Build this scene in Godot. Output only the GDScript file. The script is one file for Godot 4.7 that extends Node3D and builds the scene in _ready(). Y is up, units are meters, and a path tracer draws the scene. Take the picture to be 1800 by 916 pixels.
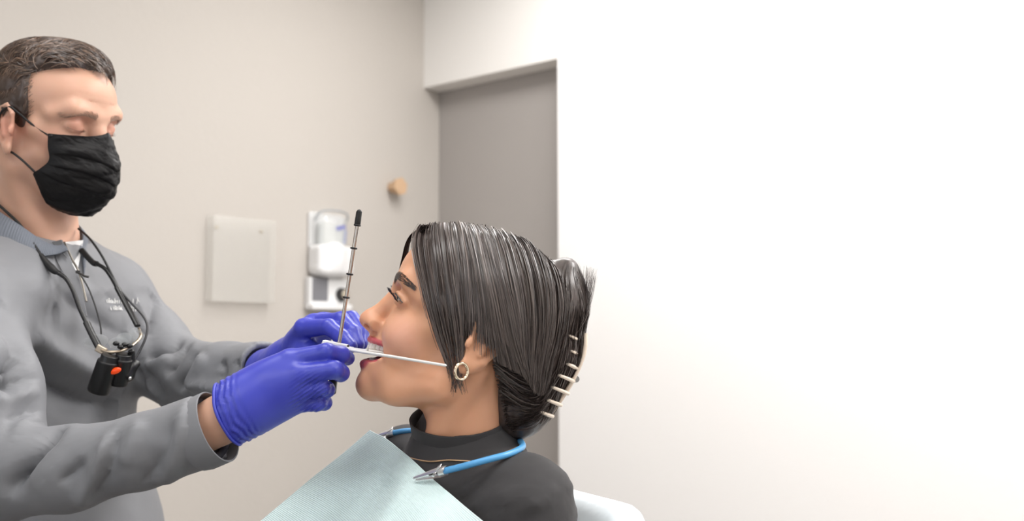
extends Node3D

const FOCAL := 1650.0                 # focal length in pixels of the 1800 x 916 frame
const EYE := Vector3(0.0, 1.25, 0.0)  # camera position
var CB := Basis(Vector3.RIGHT, deg_to_rad(4.2))
var rng := RandomNumberGenerator.new()
var mats := {}
var used := {}

# ------------------------------------------------------------------ set-up
func V(u: float, v: float, d: float) -> Vector3:
	return EYE + CB * Vector3((u - 900.0) / FOCAL * d, (458.0 - v) / FOCAL * d, -d)

func _ready() -> void:
	rng.seed = 7
	build_camera()
	build_light()
	build_room()
	build_chair()
	build_patient()
	build_dentist()
	build_instrument()
	build_small_things()

func build_camera() -> void:
	var cam := Camera3D.new()
	cam.name = "camera"
	var at := CameraAttributesPhysical.new()
	at.frustum_focal_length = 12.0 * FOCAL / 458.0
	at.frustum_focus_distance = 1.09
	at.exposure_aperture = 5.6
	at.frustum_near = 0.05
	at.frustum_far = 60.0
	cam.attributes = at
	cam.fov = rad_to_deg(2.0 * atan(458.0 / FOCAL))
	cam.transform = Transform3D(CB, EYE)
	cam.current = true
	add_child(cam)

# room frame: origin on the floor in the corner behind the patient, e1 along the left wall towards us, e2 along the right wall
var E1 := Vector3(-sin(deg_to_rad(38.5)), 0, cos(deg_to_rad(38.5)))
var E2 := Vector3(cos(deg_to_rad(38.5)), 0, sin(deg_to_rad(38.5)))
var CORNER := Vector3(-0.354, 0, -3.7)
const CEIL := 2.75
const L1 := 4.7
const L2 := 4.7
func RM(a: float, y: float, b: float) -> Vector3:
	return CORNER + E1 * a + E2 * b + Vector3(0, y, 0)

func build_light() -> void:
	var we := WorldEnvironment.new()
	we.name = "environment"
	var e := Environment.new()
	e.background_mode = Environment.BG_COLOR
	e.background_color = Color(0.93, 0.96, 1.0)
	e.background_energy_multiplier = 2.2
	e.tonemap_mode = Environment.TONE_MAPPER_LINEAR
	e.tonemap_exposure = 0.94
	e.sdfgi_enabled = true
	e.ssao_enabled = true
	e.ssil_enabled = true
	we.environment = e
	add_child(we)
	# ceiling panels: [e1, e2, size along e1, size along e2, energy]
	for p in [
		[0.70, 1.30, 2.3, "flat white ceiling light panel in front of the grey door"],
		[0.75, 3.0, 4.6, "flat white ceiling light panel added to brighten the white wall"],  # added, unseen panel that brightens the right wall until it clips
		[2.3, 1.6, 1.0, "flat white ceiling light panel above the man's back"],
		[2.4, 3.3, 1.5, "flat white ceiling light panel right of the dental chair"],
		[3.9, 2.2, 0.9, "flat white ceiling light panel before the added window"]]:
		ceiling_panel(p[0], p[1], 0.6, 1.2, p[2], p[3])

func ceiling_panel(a: float, b: float, sa: float, sb: float, energy: float, label: String) -> void:
	var t := thing("ceiling_light", label, "ceiling light", RM(a, CEIL, b), "ceiling light panels")
	t.basis = Basis(E2, Vector3.UP, E2.cross(Vector3.UP))
	var m := MB.new()
	var w := 0.03
	m.box(Vector3(0, -0.012, sa / 2 + w / 2), Vector3(sb / 2 + w, 0.012, w / 2))
	m.box(Vector3(0, -0.012, -sa / 2 - w / 2), Vector3(sb / 2 + w, 0.012, w / 2))
	m.box(Vector3(sb / 2 + w / 2, -0.012, 0), Vector3(w / 2, 0.012, sa / 2))
	m.box(Vector3(-sb / 2 - w / 2, -0.012, 0), Vector3(w / 2, 0.012, sa / 2))
	obj("frame", m, mat("white_metal", Color(0.9, 0.9, 0.9), 0.4), t)
	var d := MB.new()
	d.box(Vector3(0, -0.006, 0), Vector3(sb / 2, 0.006, sa / 2))
	var gm := mat("light_panel", Color(0.95, 0.95, 0.95), 0.6)
	gm.emission_enabled = true
	gm.emission = Color(1.0, 0.99, 0.982)
	gm.emission_energy_multiplier = 3.0
	obj("diffuser", d, gm, t)
	var l := AreaLight3D.new()
	l.name = "panel_light"
	l.area_size = Vector2(sb, sa)
	l.light_color = Color(1.0, 0.99, 0.982)
	l.light_energy = energy
	l.area_range = 12.0
	l.shadow_enabled = true
	l.transform = Transform3D(Basis(Vector3.RIGHT, -PI / 2), Vector3(0, -0.03, 0))
	t.add_child(l)

# ------------------------------------------------------------------ naming
func thing(called: String, label: String, category: String, at := Vector3.ZERO, group := "") -> Node3D:
	var o := Node3D.new()
	o.name = numbered(called)
	add_child(o)
	o.position = at
	o.set_meta("label", label)
	o.set_meta("category", category)
	if group:
		o.set_meta("group", group)
	return o

func numbered(n: String) -> String:
	if not used.has(n):
		used[n] = 0
		return n
	used[n] += 1
	return "%s_%03d" % [n, used[n]]

func obj(called: String, m: MB, material: Material, parent: Node = self) -> MeshInstance3D:
	var o := MeshInstance3D.new()
	o.name = numbered(called) if parent == self else called
	o.mesh = m.commit(material)
	parent.add_child(o, true)
	return o

func structure(called: String, m: MB, material: Material, parent: Node = self) -> MeshInstance3D:
	var o := obj(called, m, material, parent)
	if parent == self:
		o.set_meta("kind", "structure")
	return o

func tag(o: Node, label: String, category: String, group := "") -> void:
	o.set_meta("label", label)
	o.set_meta("category", category)
	if group:
		o.set_meta("group", group)

# ------------------------------------------------------------------ materials
func mat(called: String, c: Color, rough := 0.6, metal := 0.0) -> StandardMaterial3D:
	if mats.has(called):
		return mats[called]
	var m := StandardMaterial3D.new()
	m.resource_name = called
	m.albedo_color = c
	m.roughness = rough
	m.metallic = metal
	mats[called] = m
	return m

func noise_tex(freq: float, seed_: int, normal := false, strength := 2.0, size := 512, kind := FastNoiseLite.TYPE_SIMPLEX_SMOOTH) -> NoiseTexture2D:
	var n := FastNoiseLite.new()
	n.noise_type = kind
	n.seed = seed_
	n.frequency = freq
	n.fractal_octaves = 4
	var t := NoiseTexture2D.new()
	t.width = size
	t.height = size
	t.seamless = true
	t.noise = n
	if normal:
		t.as_normal_map = true
		t.bump_strength = strength
	return t

func bumpy(m: StandardMaterial3D, freq: float, scale: float, strength: float, seed_ := 1) -> void:
	m.normal_enabled = true
	m.normal_texture = noise_tex(freq, seed_, true, 4.0)
	m.normal_scale = strength
	m.uv1_triplanar = true
	m.uv1_scale = Vector3.ONE * scale

# ------------------------------------------------------------------ mesh builder
class MB:
	var vs := PackedVector3Array()
	var ns := PackedVector3Array()
	var cs := PackedColorArray()
	var uv := PackedVector2Array()
	var ix := PackedInt32Array()
	var coloured := false
	var weld := true      # join normals across seams

	func tri(a: int, b: int, c: int) -> void:
		ix.append(a); ix.append(b); ix.append(c)

	func flat_quad(a: Vector3, b: Vector3, c: Vector3, d: Vector3) -> void:
		# corners clockwise seen from the front
		var k := vs.size()
		vs.append_array([a, b, c, d])
		tri(k, k + 1, k + 2); tri(k, k + 2, k + 3)

	func box(c: Vector3, h: Vector3, b := Basis()) -> void:
		var ax := [b.x * h.x, b.y * h.y, b.z * h.z]
		for i in 3:
			for s: float in [-1.0, 1.0]:
				var n: Vector3 = ax[i] * s
				var p: Vector3 = ax[(i + 1) % 3]
				var q: Vector3 = ax[(i + 2) % 3] * s
				flat_quad(c + n - p - q, c + n - p + q, c + n + p + q, c + n + p - q)

	func rbox(c: Vector3, h: Vector3, r: float, b := Basis(), seg := 3) -> void:
		# rounded box: a cube sphere pushed out to the corners
		var k0 := vs.size()
		var n := seg * 2 + 1
		for i in 3:
			for s: float in [-1.0, 1.0]:
				var k := vs.size()
				for u in n + 1:
					for v in n + 1:
						var fu := _rb(u, seg)
						var fv := _rb(v, seg)
						var d := Vector3.ZERO
						d[i] = s
						d[(i + 1) % 3] = tan(fu.x * PI / 4)
						d[(i + 2) % 3] = tan(fv.x * PI / 4) * s
						d = d.normalized()
						var core := Vector3.ZERO
						core[i] = s * (h[i] - r)
						core[(i + 1) % 3] = fu.y * (h[(i + 1) % 3] - r)
						core[(i + 2) % 3] = fv.y * s * (h[(i + 2) % 3] - r)
						vs.append(c + b * (core + d * r))
				for u in n:
					for v in n:
						var a := k + u * (n + 1) + v
						tri(a, a + 1, a + n + 2)
						tri(a, a + n + 2, a + n + 1)
		_weld(k0)

	func _rb(u: int, seg: int) -> Vector2:
		if u <= seg:
			return Vector2(-1.0 + float(u) / seg, -1.0)
		return Vector2(float(u - seg - 1) / seg, 1.0)

	func _weld(_k0: int) -> void:
		pass

	func ball(c: Vector3, r: Vector3, b := Basis(), n := 16) -> void:
		var k := vs.size()
		for i in n + 1:
			var a := PI * i / n
			for j in n * 2 + 1:
				var t := PI * j / n
				vs.append(c + b * (Vector3(sin(a) * cos(t), cos(a), sin(a) * sin(t)) * r))
		grid_faces(k, n + 1, n * 2 + 1, false)

	func grid_faces(k: int, rows: int, cols: int, flip := false) -> void:
		for i in rows - 1:
			for j in cols - 1:
				var a := k + i * cols + j
				if flip:
					tri(a, a + 1, a + cols + 1); tri(a, a + cols + 1, a + cols)
				else:
					tri(a, a + cols + 1, a + 1); tri(a, a + cols, a + cols + 1)

	func tube(pts: PackedVector3Array, rad, sides := 10, caps := true, squash := 1.0, up := Vector3.ZERO) -> void:
		# a tube along a polyline; rad is a number or one radius for each point
		var n := pts.size()
		var k := vs.size()
		var t0 := (pts[1] - pts[0]).normalized()
		var side := t0.cross(Vector3.UP if absf(t0.y) < 0.9 else Vector3.RIGHT).normalized()
		if up != Vector3.ZERO:
			side = t0.cross(up).normalized()
		for i in n:
			var t := (pts[mini(i + 1, n - 1)] - pts[maxi(i - 1, 0)]).normalized()
			side = (side - t * side.dot(t)).normalized()
			var o := t.cross(side)
			var r: float = rad[i] if rad is Array or rad is PackedFloat32Array else rad
			for j in sides + 1:
				var a := TAU * j / sides
				vs.append(pts[i] + (side * cos(a) + o * sin(a) * squash) * r)
		grid_faces(k, n, sides + 1, false)
		if caps:
			for e in [0, n - 1]:
				var c := vs.size()
				vs.append(pts[e])
				for j in sides + 1:
					vs.append(vs[k + e * (sides + 1) + j])
				for j in sides:
					if e == 0:
						tri(c, c + 2 + j, c + 1 + j)
					else:
						tri(c, c + 1 + j, c + 2 + j)

	func lathe(profile: PackedVector2Array, xf: Transform3D, sides := 24) -> void:
		# profile of (radius, height) turned about the local y axis
		var k := vs.size()
		for p in profile:
			for j in sides + 1:
				var a := TAU * j / sides
				vs.append(xf * Vector3(p.x * cos(a), p.y, p.x * sin(a)))
		grid_faces(k, profile.size(), sides + 1, true)

	func ribbon(pts: PackedVector3Array, nrm: Vector3, w: float, taper := 0.3, col := Color.WHITE) -> void:
		# a flat strip (hair, lash) whose face looks along nrm
		var n := pts.size()
		var k := vs.size()
		for i in n:
			var t := (pts[mini(i + 1, n - 1)] - pts[maxi(i - 1, 0)]).normalized()
			var s := t.cross(nrm).normalized()
			var f := float(i) / (n - 1)
			var ww := w * lerpf(1.0, taper, f * f)
			vs.append(pts[i] - s * ww); vs.append(pts[i] + s * ww)
			if coloured:
				cs.append(col); cs.append(col)
		for i in n - 1:
			var a := k + i * 2
			tri(a, a + 1, a + 3); tri(a, a + 3, a + 2)

	func add(v: PackedVector3Array, idx: PackedInt32Array) -> int:
		var k := vs.size()
		vs.append_array(v)
		for i in idx:
			ix.append(k + i)
		return k

	func grid(rows: int, cols: int, f: Callable, thick := 0.0) -> void:
		# a sheet f(s, t), s and t in 0..1; thick gives it a back and rims
		var k := vs.size()
		var front := PackedVector3Array()
		for i in rows:
			for j in cols:
				front.append(f.call(float(i) / (rows - 1), float(j) / (cols - 1)))
		vs.append_array(front)
		grid_faces(k, rows, cols, false)
		if thick <= 0.0:
			return
		var nn := PackedVector3Array()
		nn.resize(front.size())
		for i in rows:
			for j in cols:
				var a := front[mini(i + 1, rows - 1) * cols + j] - front[maxi(i - 1, 0) * cols + j]
				var b := front[i * cols + mini(j + 1, cols - 1)] - front[i * cols + maxi(j - 1, 0)]
				nn[i * cols + j] = a.cross(b).normalized()
		var k2 := vs.size()
		for i in front.size():
			vs.append(front[i] + nn[i] * thick)
		grid_faces(k2, rows, cols, true)
		var rim := []
		for j in cols - 1: rim.append([j, j + 1])
		for j in cols - 1: rim.append([(rows - 1) * cols + j + 1, (rows - 1) * cols + j])
		for i in rows - 1: rim.append([(i + 1) * cols, i * cols])
		for i in rows - 1: rim.append([i * cols + cols - 1, (i + 1) * cols + cols - 1])
		for e in rim:
			flat_quad(vs[k + e[0]], vs[k + e[1]], vs[k2 + e[1]], vs[k2 + e[0]])

	func commit(material: Material) -> ArrayMesh:
		if ns.size() != vs.size():
			ns = PackedVector3Array()
			ns.resize(vs.size())
			for i in range(0, ix.size(), 3):
				var a := ix[i]; var b := ix[i + 1]; var c := ix[i + 2]
				var n := (vs[c] - vs[a]).cross(vs[b] - vs[a])
				ns[a] += n; ns[b] += n; ns[c] += n
			# join the normals of vertices that share a place and nearly share a normal
			var at := {}
			for i in vs.size():
				ns[i] = ns[i].normalized()
			for i in (vs.size() if weld else 0):
				var key := Vector3i((vs[i] * 20000.0).round())
				if at.has(key):
					at[key].append(i)
				else:
					at[key] = [i]
			for key in at:
				var l: Array = at[key]
				if l.size() < 2:
					continue
				var old := []
				for i in l: old.append(ns[i])
				for q in l.size():
					var s := Vector3.ZERO
					for w in l.size():
						if old[q].dot(old[w]) > 0.6:
							s += old[w]
					ns[l[q]] = s.normalized()
			for i in ns.size():
				if ns[i].length_squared() < 0.5:
					ns[i] = Vector3.UP
		var arr := []
		arr.resize(Mesh.ARRAY_MAX)
		arr[Mesh.ARRAY_VERTEX] = vs
		arr[Mesh.ARRAY_NORMAL] = ns
		if cs.size() == vs.size():
			arr[Mesh.ARRAY_COLOR] = cs
		if uv.size() == vs.size():
			arr[Mesh.ARRAY_TEX_UV] = uv
		arr[Mesh.ARRAY_INDEX] = ix
		var me := ArrayMesh.new()
		me.add_surface_from_arrays(Mesh.PRIMITIVE_TRIANGLES, arr)
		me.surface_set_material(0, material)
		return me

func spline(p: Array, n: int) -> PackedVector3Array:
	# Catmull-Rom through the points, n pieces for each span
	var out := PackedVector3Array()
	for i in p.size() - 1:
		var a: Vector3 = p[maxi(i - 1, 0)]
		var b: Vector3 = p[i]
		var c: Vector3 = p[i + 1]
		var d: Vector3 = p[mini(i + 2, p.size() - 1)]
		for k in n:
			out.append(b.cubic_interpolate(c, a, d, float(k) / n))
	out.append(p[-1])
	return out

# ------------------------------------------------------------------ smooth solids
# A field is a list of tapered capsules, ellipsoids and boxes joined by smooth unions and cuts; surface nets make the mesh.
class Field:
	var T := PackedInt32Array()
	var OP := PackedInt32Array()
	var K := PackedFloat32Array()
	var A := PackedVector3Array()
	var B := PackedVector3Array()
	var R := PackedVector3Array()
	var I: Array[Basis] = []
	var lo := Vector3.ONE * 1e3
	var hi := -Vector3.ONE * 1e3
	var h := 0.005
	var dims := Vector3i.ZERO
	var jobs: Array[Vector3i] = []
	var done: Array = []

	func _push(t: int, a: Vector3, b: Vector3, r: Vector3, m: Basis, k: float, op: int, reach: Vector3) -> void:
		T.append(t); OP.append(op); K.append(maxf(k, 1e-5)); A.append(a); B.append(b); R.append(r); I.append(m)
		if op == 0:
			lo = lo.min(a - reach); hi = hi.max(a + reach)
			if t == 0:
				lo = lo.min(b - reach); hi = hi.max(b + reach)

	func cap(a: Vector3, b: Vector3, ra: float, rb: float, k := 0.01, op := 0) -> void:
		_push(0, a, b, Vector3(ra, rb, 0), Basis(), k, op, Vector3.ONE * maxf(ra, rb))

	func chain(p: Array, r: Array, k := 0.01, op := 0) -> void:
		for i in p.size() - 1:
			cap(p[i], p[i + 1], r[i], r[i + 1], k, op)

	func ell(c: Vector3, r: Vector3, k := 0.01, op := 0, b := Basis()) -> void:
		_push(1, c, Vector3.ZERO, r, b.inverse(), k, op, Vector3.ONE * maxf(r.x, maxf(r.y, r.z)))

	func rbx(c: Vector3, r: Vector3, rounding: float, k := 0.01, op := 0, b := Basis()) -> void:
		_push(2, c, Vector3(rounding, 0, 0), r - Vector3.ONE * rounding, b.inverse(), k, op, Vector3.ONE * r.length())

	func one(i: int, p: Vector3) -> float:
		var t := T[i]
		if t == 0:
			var a := A[i]
			var ba := B[i] - a
			var pa := p - a
			var f := clampf(pa.dot(ba) / maxf(ba.length_squared(), 1e-12), 0.0, 1.0)
			var r := R[i]
			return (pa - ba * f).length() - (r.x + (r.y - r.x) * f)
		if t == 1:
			var q: Vector3 = I[i] * (p - A[i])
			var r := R[i]
			var q1 := q / r
			var k0 := q1.length()
			var k1 := (q1 / r).length()
			if k1 < 1e-6:
				return -minf(r.x, minf(r.y, r.z))
			return k0 * (k0 - 1.0) / k1
		var w: Vector3 = (I[i] * (p - A[i])).abs() - R[i]
		return w.max(Vector3.ZERO).length() + minf(maxf(w.x, maxf(w.y, w.z)), 0.0) - B[i].x

	func ev(p: Vector3, act: PackedInt32Array) -> float:
		var d := 10.0
		var e: float
		for i in act:
			var t := T[i]
			if t == 0:
				var a := A[i]
				var ba := B[i] - a
				var pa := p - a
				var f := clampf(pa.dot(ba) / (ba.length_squared() + 1e-12), 0.0, 1.0)
				var r := R[i]
				e = (pa - ba * f).length() - (r.x + (r.y - r.x) * f)
			elif t == 1:
				var q: Vector3 = (I[i] * (p - A[i])) / R[i]
				var k0 := q.length()
				e = k0 * (k0 - 1.0) / ((q / R[i]).length() + 1e-7)
			else:
				var w: Vector3 = (I[i] * (p - A[i])).abs() - R[i]
				e = w.max(Vector3.ZERO).length() + minf(maxf(w.x, maxf(w.y, w.z)), 0.0) - B[i].x
			var k := K[i]
			if OP[i] == 0:
				var g := k - absf(d - e)
				if g > 0.0:
					d = minf(d, e) - g * g * 0.25 / k
				elif e < d:
					d = e
			else:
				var g := k - absf(d + e)
				if g > 0.0:
					d = maxf(d, -e) + g * g * 0.25 / k
				elif -e > d:
					d = -e
		return d

	func hit(from: Vector3, dir: Vector3) -> Vector3:
		# where a line first meets the solid
		var act := all()
		var t := 0.0
		for k in 60:
			var d := ev(from + dir * t, act)
			if d < 0.0003:
				break
			t += d * 0.9
		return from + dir * t

	func all() -> PackedInt32Array:
		var a := PackedInt32Array()
		for i in T.size():
			a.append(i)
		return a

	func _job(n: int) -> void:
		var b := jobs[n]
		var base := lo + Vector3(b) * 8.0 * h
		var c := base + Vector3.ONE * 3.5 * h
		var rad := 7.0 * h
		var act := PackedInt32Array()
		var best := 1e3
		var es := PackedFloat32Array()
		for i in T.size():
			var e := one(i, c)
			es.append(e)
			if OP[i] == 0:
				best = minf(best, e)
		for i in T.size():
			if OP[i] == 0:
				if es[i] < maxf(best, 0.0) + 2.2 * rad + K[i]:
					act.append(i)
			elif es[i] < 1.5 * rad + K[i]:
				act.append(i)
		var d := ev(c, act)
		if absf(d) > rad * 1.5 + 0.002:
			done[n] = d
			return
		var out := PackedFloat32Array()
		out.resize(512)
		var r2 := 3.0 * h
		for bz in 2:
			for by in 2:
				for bx in 2:
					var o2 := base + Vector3(bx, by, bz) * 4.0 * h
					var c2 := o2 + Vector3.ONE * 1.5 * h
					var best2 := 1e3
					es.resize(act.size())
					for q in act.size():
						var e := one(act[q], c2)
						es[q] = e
						if OP[act[q]] == 0:
							best2 = minf(best2, e)
					var act2 := PackedInt32Array()
					for q in act.size():
						if OP[act[q]] == 0:
							if es[q] < maxf(best2, 0.0) + 2.2 * r2 + K[act[q]]:
								act2.append(act[q])
						elif es[q] < 1.5 * r2 + K[act[q]]:
							act2.append(act[q])
					var d2 := ev(c2, act2)
					var skip := absf(d2) > r2 * 1.5 + 0.001 + h
					var fill := 1.0 if d2 > 0.0 else -1.0
					for z in 4:
						for y in 4:
							var w := bx * 4 + (by * 4 + y) * 8 + (bz * 4 + z) * 64
							if skip:
								out[w] = fill; out[w + 1] = fill; out[w + 2] = fill; out[w + 3] = fill
							else:
								var pz := o2 + Vector3(0, y, z) * h
								out[w] = ev(pz, act2)
								out[w + 1] = ev(pz + Vector3(h, 0, 0), act2)
								out[w + 2] = ev(pz + Vector3(2 * h, 0, 0), act2)
								out[w + 3] = ev(pz + Vector3(3 * h, 0, 0), act2)
		done[n] = out

	func snap(p: Vector3, lift := 0.0) -> Vector3:
		# the nearest place on the surface, found by walking down the field
		var act := all()
		for k in 4:
			var d := ev(p, act) - lift
			var g := Vector3(ev(p + Vector3(1e-4, 0, 0), act), ev(p + Vector3(0, 1e-4, 0), act), ev(p + Vector3(0, 0, 1e-4), act)) - Vector3.ONE * (d + lift)
			p -= g.normalized() * d
		return p

	func mesh(cell: float) -> Array:
		# [vertices, indices]
		h = cell
		lo -= Vector3.ONE * cell * 3.0
		hi += Vector3.ONE * cell * 3.0
		var nb := Vector3i(((hi - lo) / (cell * 8.0)).ceil())
		dims = nb * 8
		jobs.clear()
		for z in nb.z:
			for y in nb.y:
				for x in nb.x:
					jobs.append(Vector3i(x, y, z))
		done.resize(jobs.size())
		var g := WorkerThreadPool.add_group_task(_job, jobs.size())
		WorkerThreadPool.wait_for_group_task_completion(g)
		var sx := dims.x
		var sxy := dims.x * dims.y
		var s := PackedFloat32Array()
		s.resize(sxy * dims.z)
		var live := []
		for n in jobs.size():
			var b := jobs[n]
			var at := b.x * 8 + b.y * 8 * sx + b.z * 8 * sxy
			if done[n] is float:
				var sign_ := 1.0 if done[n] > 0.0 else -1.0
				if sign_ > 0.0:
					for z in 8:
						for y in 8:
							var r := at + y * sx + z * sxy
							for x in 8:
								s[r + x] = 1.0
				else:
					for z in 8:
						for y in 8:
							var r := at + y * sx + z * sxy
							for x in 8:
								s[r + x] = -1.0
				continue
			live.append(b)
			var o: PackedFloat32Array = done[n]
			var w := 0
			for z in 8:
				for y in 8:
					var r := at + y * sx + z * sxy
					for x in 8:
						s[r + x] = o[w]
						w += 1
		var vid := {}
		var vs := PackedVector3Array()
		var ix := PackedInt32Array()
		var off := PackedInt32Array([0, 1, sx, sx + 1, sxy, sxy + 1, sxy + sx, sxy + sx + 1])
		var cor := [Vector3(0, 0, 0), Vector3(1, 0, 0), Vector3(0, 1, 0), Vector3(1, 1, 0), Vector3(0, 0, 1), Vector3(1, 0, 1), Vector3(0, 1, 1), Vector3(1, 1, 1)]
		var edges := PackedInt32Array([0, 1, 2, 3, 4, 5, 6, 7, 0, 2, 1, 3, 4, 6, 5, 7, 0, 4, 1, 5, 2, 6, 3, 7])
		for b in live:
			for z in range(b.z * 8, mini(b.z * 8 + 8, dims.z - 1)):
				for y in range(b.y * 8, mini(b.y * 8 + 8, dims.y - 1)):
					for x in range(b.x * 8, mini(b.x * 8 + 8, dims.x - 1)):
						var c := x + y * sx + z * sxy
						var neg := 0
						for o in off:
							if s[c + o] < 0.0:
								neg += 1
						if neg == 0 or neg == 8:
							continue
						var sum := Vector3.ZERO
						var cnt := 0
						for e in 12:
							var i := edges[e * 2]
							var j := edges[e * 2 + 1]
							var a := s[c + off[i]]
							var d := s[c + off[j]]
							if (a < 0.0) != (d < 0.0):
								var ca: Vector3 = cor[i]
								var cd: Vector3 = cor[j]
								sum += ca.lerp(cd, a / (a - d))
								cnt += 1
						vid[c] = vs.size()
						vs.append(lo + (Vector3(x, y, z) + sum / cnt) * cell)
		for c in vid:
			var a := s[c] < 0.0
			# edge along x: cells around it in y and z
			for q in [[1, sx, sxy], [sx, sxy, 1], [sxy, 1, sx]]:
				var far: int = c + q[0]
				if far >= s.size() or (s[far] < 0.0) == a:
					continue
				var i1: int = c - q[1]
				var i2: int = c - q[2]
				var i3: int = c - q[1] - q[2]
				if not (vid.has(i1) and vid.has(i2) and vid.has(i3)):
					continue
				var p0: int = vid[c]; var p1: int = vid[i1]; var p2: int = vid[i3]; var p3: int = vid[i2]
				if a:
					ix.append_array([p0, p2, p1, p0, p3, p2])
				else:
					ix.append_array([p0, p1, p2, p0, p2, p3])
		return [vs, ix]

func normals_of(vs: PackedVector3Array, ix: PackedInt32Array) -> PackedVector3Array:
	var ns := PackedVector3Array()
	ns.resize(vs.size())
	for i in range(0, ix.size(), 3):
		var n := (vs[ix[i + 2]] - vs[ix[i]]).cross(vs[ix[i + 1]] - vs[ix[i]])
		ns[ix[i]] += n; ns[ix[i + 1]] += n; ns[ix[i + 2]] += n
	for i in ns.size():
		ns[i] = ns[i].normalized()
	return ns

# ------------------------------------------------------------------ the room
func room_box(a0: float, a1: float, y0: float, y1: float, b0: float, b1: float, m: MB = null) -> MB:
	if m == null:
		m = MB.new()
	m.box(RM((a0 + a1) / 2, (y0 + y1) / 2, (b0 + b1) / 2), Vector3(b1 - b0, y1 - y0, a1 - a0) / 2, Basis(E2, Vector3.UP, E1))
	return m

func build_room() -> void:
	var beige := mat("wall_paint", Color(0.745, 0.722, 0.695), 0.75)
	bumpy(beige, 0.05, 1.6, 0.12, 3)
	var white := mat("wall_paint_fade_white", Color(0.97, 0.965, 0.96), 0.7)  # a fade to white put into the wall colour
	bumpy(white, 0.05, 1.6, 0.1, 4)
	var fl := mat("vinyl_floor", Color(0.54, 0.52, 0.50), 0.4)
	fl.albedo_texture = null
	structure("floor", room_box(-0.3, L1 + 0.15, -0.1, 0.0, -0.15, L2 + 0.15), fl)
	structure("ceiling", room_box(-0.3, L1 + 0.15, CEIL, CEIL + 0.12, -0.15, L2 + 0.15), mat("ceiling_paint", Color(0.93, 0.925, 0.91), 0.8))
	structure("wall_left", room_box(-0.25, L1 + 0.12, 0, CEIL, -0.12, 0.0), beige)
	var dw := 0.66      # doorway width
	var dh := 2.215     # doorway height
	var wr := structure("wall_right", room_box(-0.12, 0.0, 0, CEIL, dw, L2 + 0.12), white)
	structure("header", room_box(-0.12, 0.0, dh, CEIL, 0.0, dw), mat("wall_paint_header", Color(0.93, 0.92, 0.905), 0.75), wr)  # paint lightened to make up for the weak light in the corner
	var d := structure("door_1", room_box(-0.132, -0.092, 0.005, dh, 0.002, dw + 0.02), mat("door_paint", Color(0.64, 0.62, 0.605), 0.5))
	var dm := MB.new()
	for y in [0.25, 1.1, 1.95]:
		dm.rbox(RM(-0.088, y, dw - 0.012), Vector3(0.008, 0.05, 0.006), 0.003, Basis(E2, Vector3.UP, E1))
	structure("hinge", dm, mat("steel", Color(0.75, 0.74, 0.72), 0.3, 1.0), d)
	structure("wall_corridor", room_box(-0.26, -0.14, 0, CEIL, -0.12, L2 + 0.12), beige)
	# wall behind the camera with an unseen window added for front fill light, and the wall on the far right
	var wy0 := 0.9
	var wy1 := 2.3
	var wb0 := 0.9
	var wb1 := 3.3
	var wf := room_box(L1, L1 + 0.12, 0, wy0, -0.12, L2 + 0.12)
	room_box(L1, L1 + 0.12, wy1, CEIL, -0.12, L2 + 0.12, wf)
	room_box(L1, L1 + 0.12, wy0, wy1, -0.12, wb0, wf)
	room_box(L1, L1 + 0.12, wy0, wy1, wb1, L2 + 0.12, wf)
	structure("wall_front", wf, beige)
	var wn := room_box(L1 + 0.03, L1 + 0.09, wy0, wy0 + 0.05, wb0, wb1)
	room_box(L1 + 0.03, L1 + 0.09, wy1 - 0.05, wy1, wb0, wb1, wn)
	for b in [wb0, (wb0 + wb1) / 2 - 0.025, wb1 - 0.05]:
		room_box(L1 + 0.03, L1 + 0.09, wy0 + 0.05, wy1 - 0.05, b, b + 0.05, wn)
	var win := structure("added_window_1", wn, mat("added_window_frame", Color(0.92, 0.92, 0.91), 0.4))  # added, unseen window that lets in fill light from behind the camera
	var glass := mat("added_window_glass", Color(1, 1, 1, 0.06), 0.02)
	glass.transparency = BaseMaterial3D.TRANSPARENCY_ALPHA
	for b in [[wb0 + 0.05, (wb0 + wb1) / 2 - 0.025], [(wb0 + wb1) / 2 + 0.025, wb1 - 0.05]]:
		structure("pane", room_box(L1 + 0.055, L1 + 0.061, wy0 + 0.05, wy1 - 0.05, b[0], b[1]), glass, win)
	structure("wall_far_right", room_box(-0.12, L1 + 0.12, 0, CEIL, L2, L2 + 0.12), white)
	var bb := mat("baseboard", Color(0.45, 0.42, 0.4), 0.5)
	structure("baseboard_left", room_box(0.0, L1, 0, 0.1, 0.0, 0.012), bb)
	structure("baseboard_right", room_box(0.0, 0.012, 0, 0.1, dw, L2), bb)
	structure("baseboard_front", room_box(L1 - 0.012, L1, 0, 0.1, 0.012, L2), bb)
	structure("baseboard_far_right", room_box(0.012, L1 - 0.012, 0, 0.1, L2 - 0.012, L2), bb)

func wall_thing(called: String, label: String, category: String, a: float, y: float) -> Node3D:
	# local x runs along the left wall away from us, y up, z out of the wall
	var t := thing(called, label, category, RM(a, y, 0.0))
	t.basis = Basis(-E1, Vector3.UP, E2)
	return t

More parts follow.
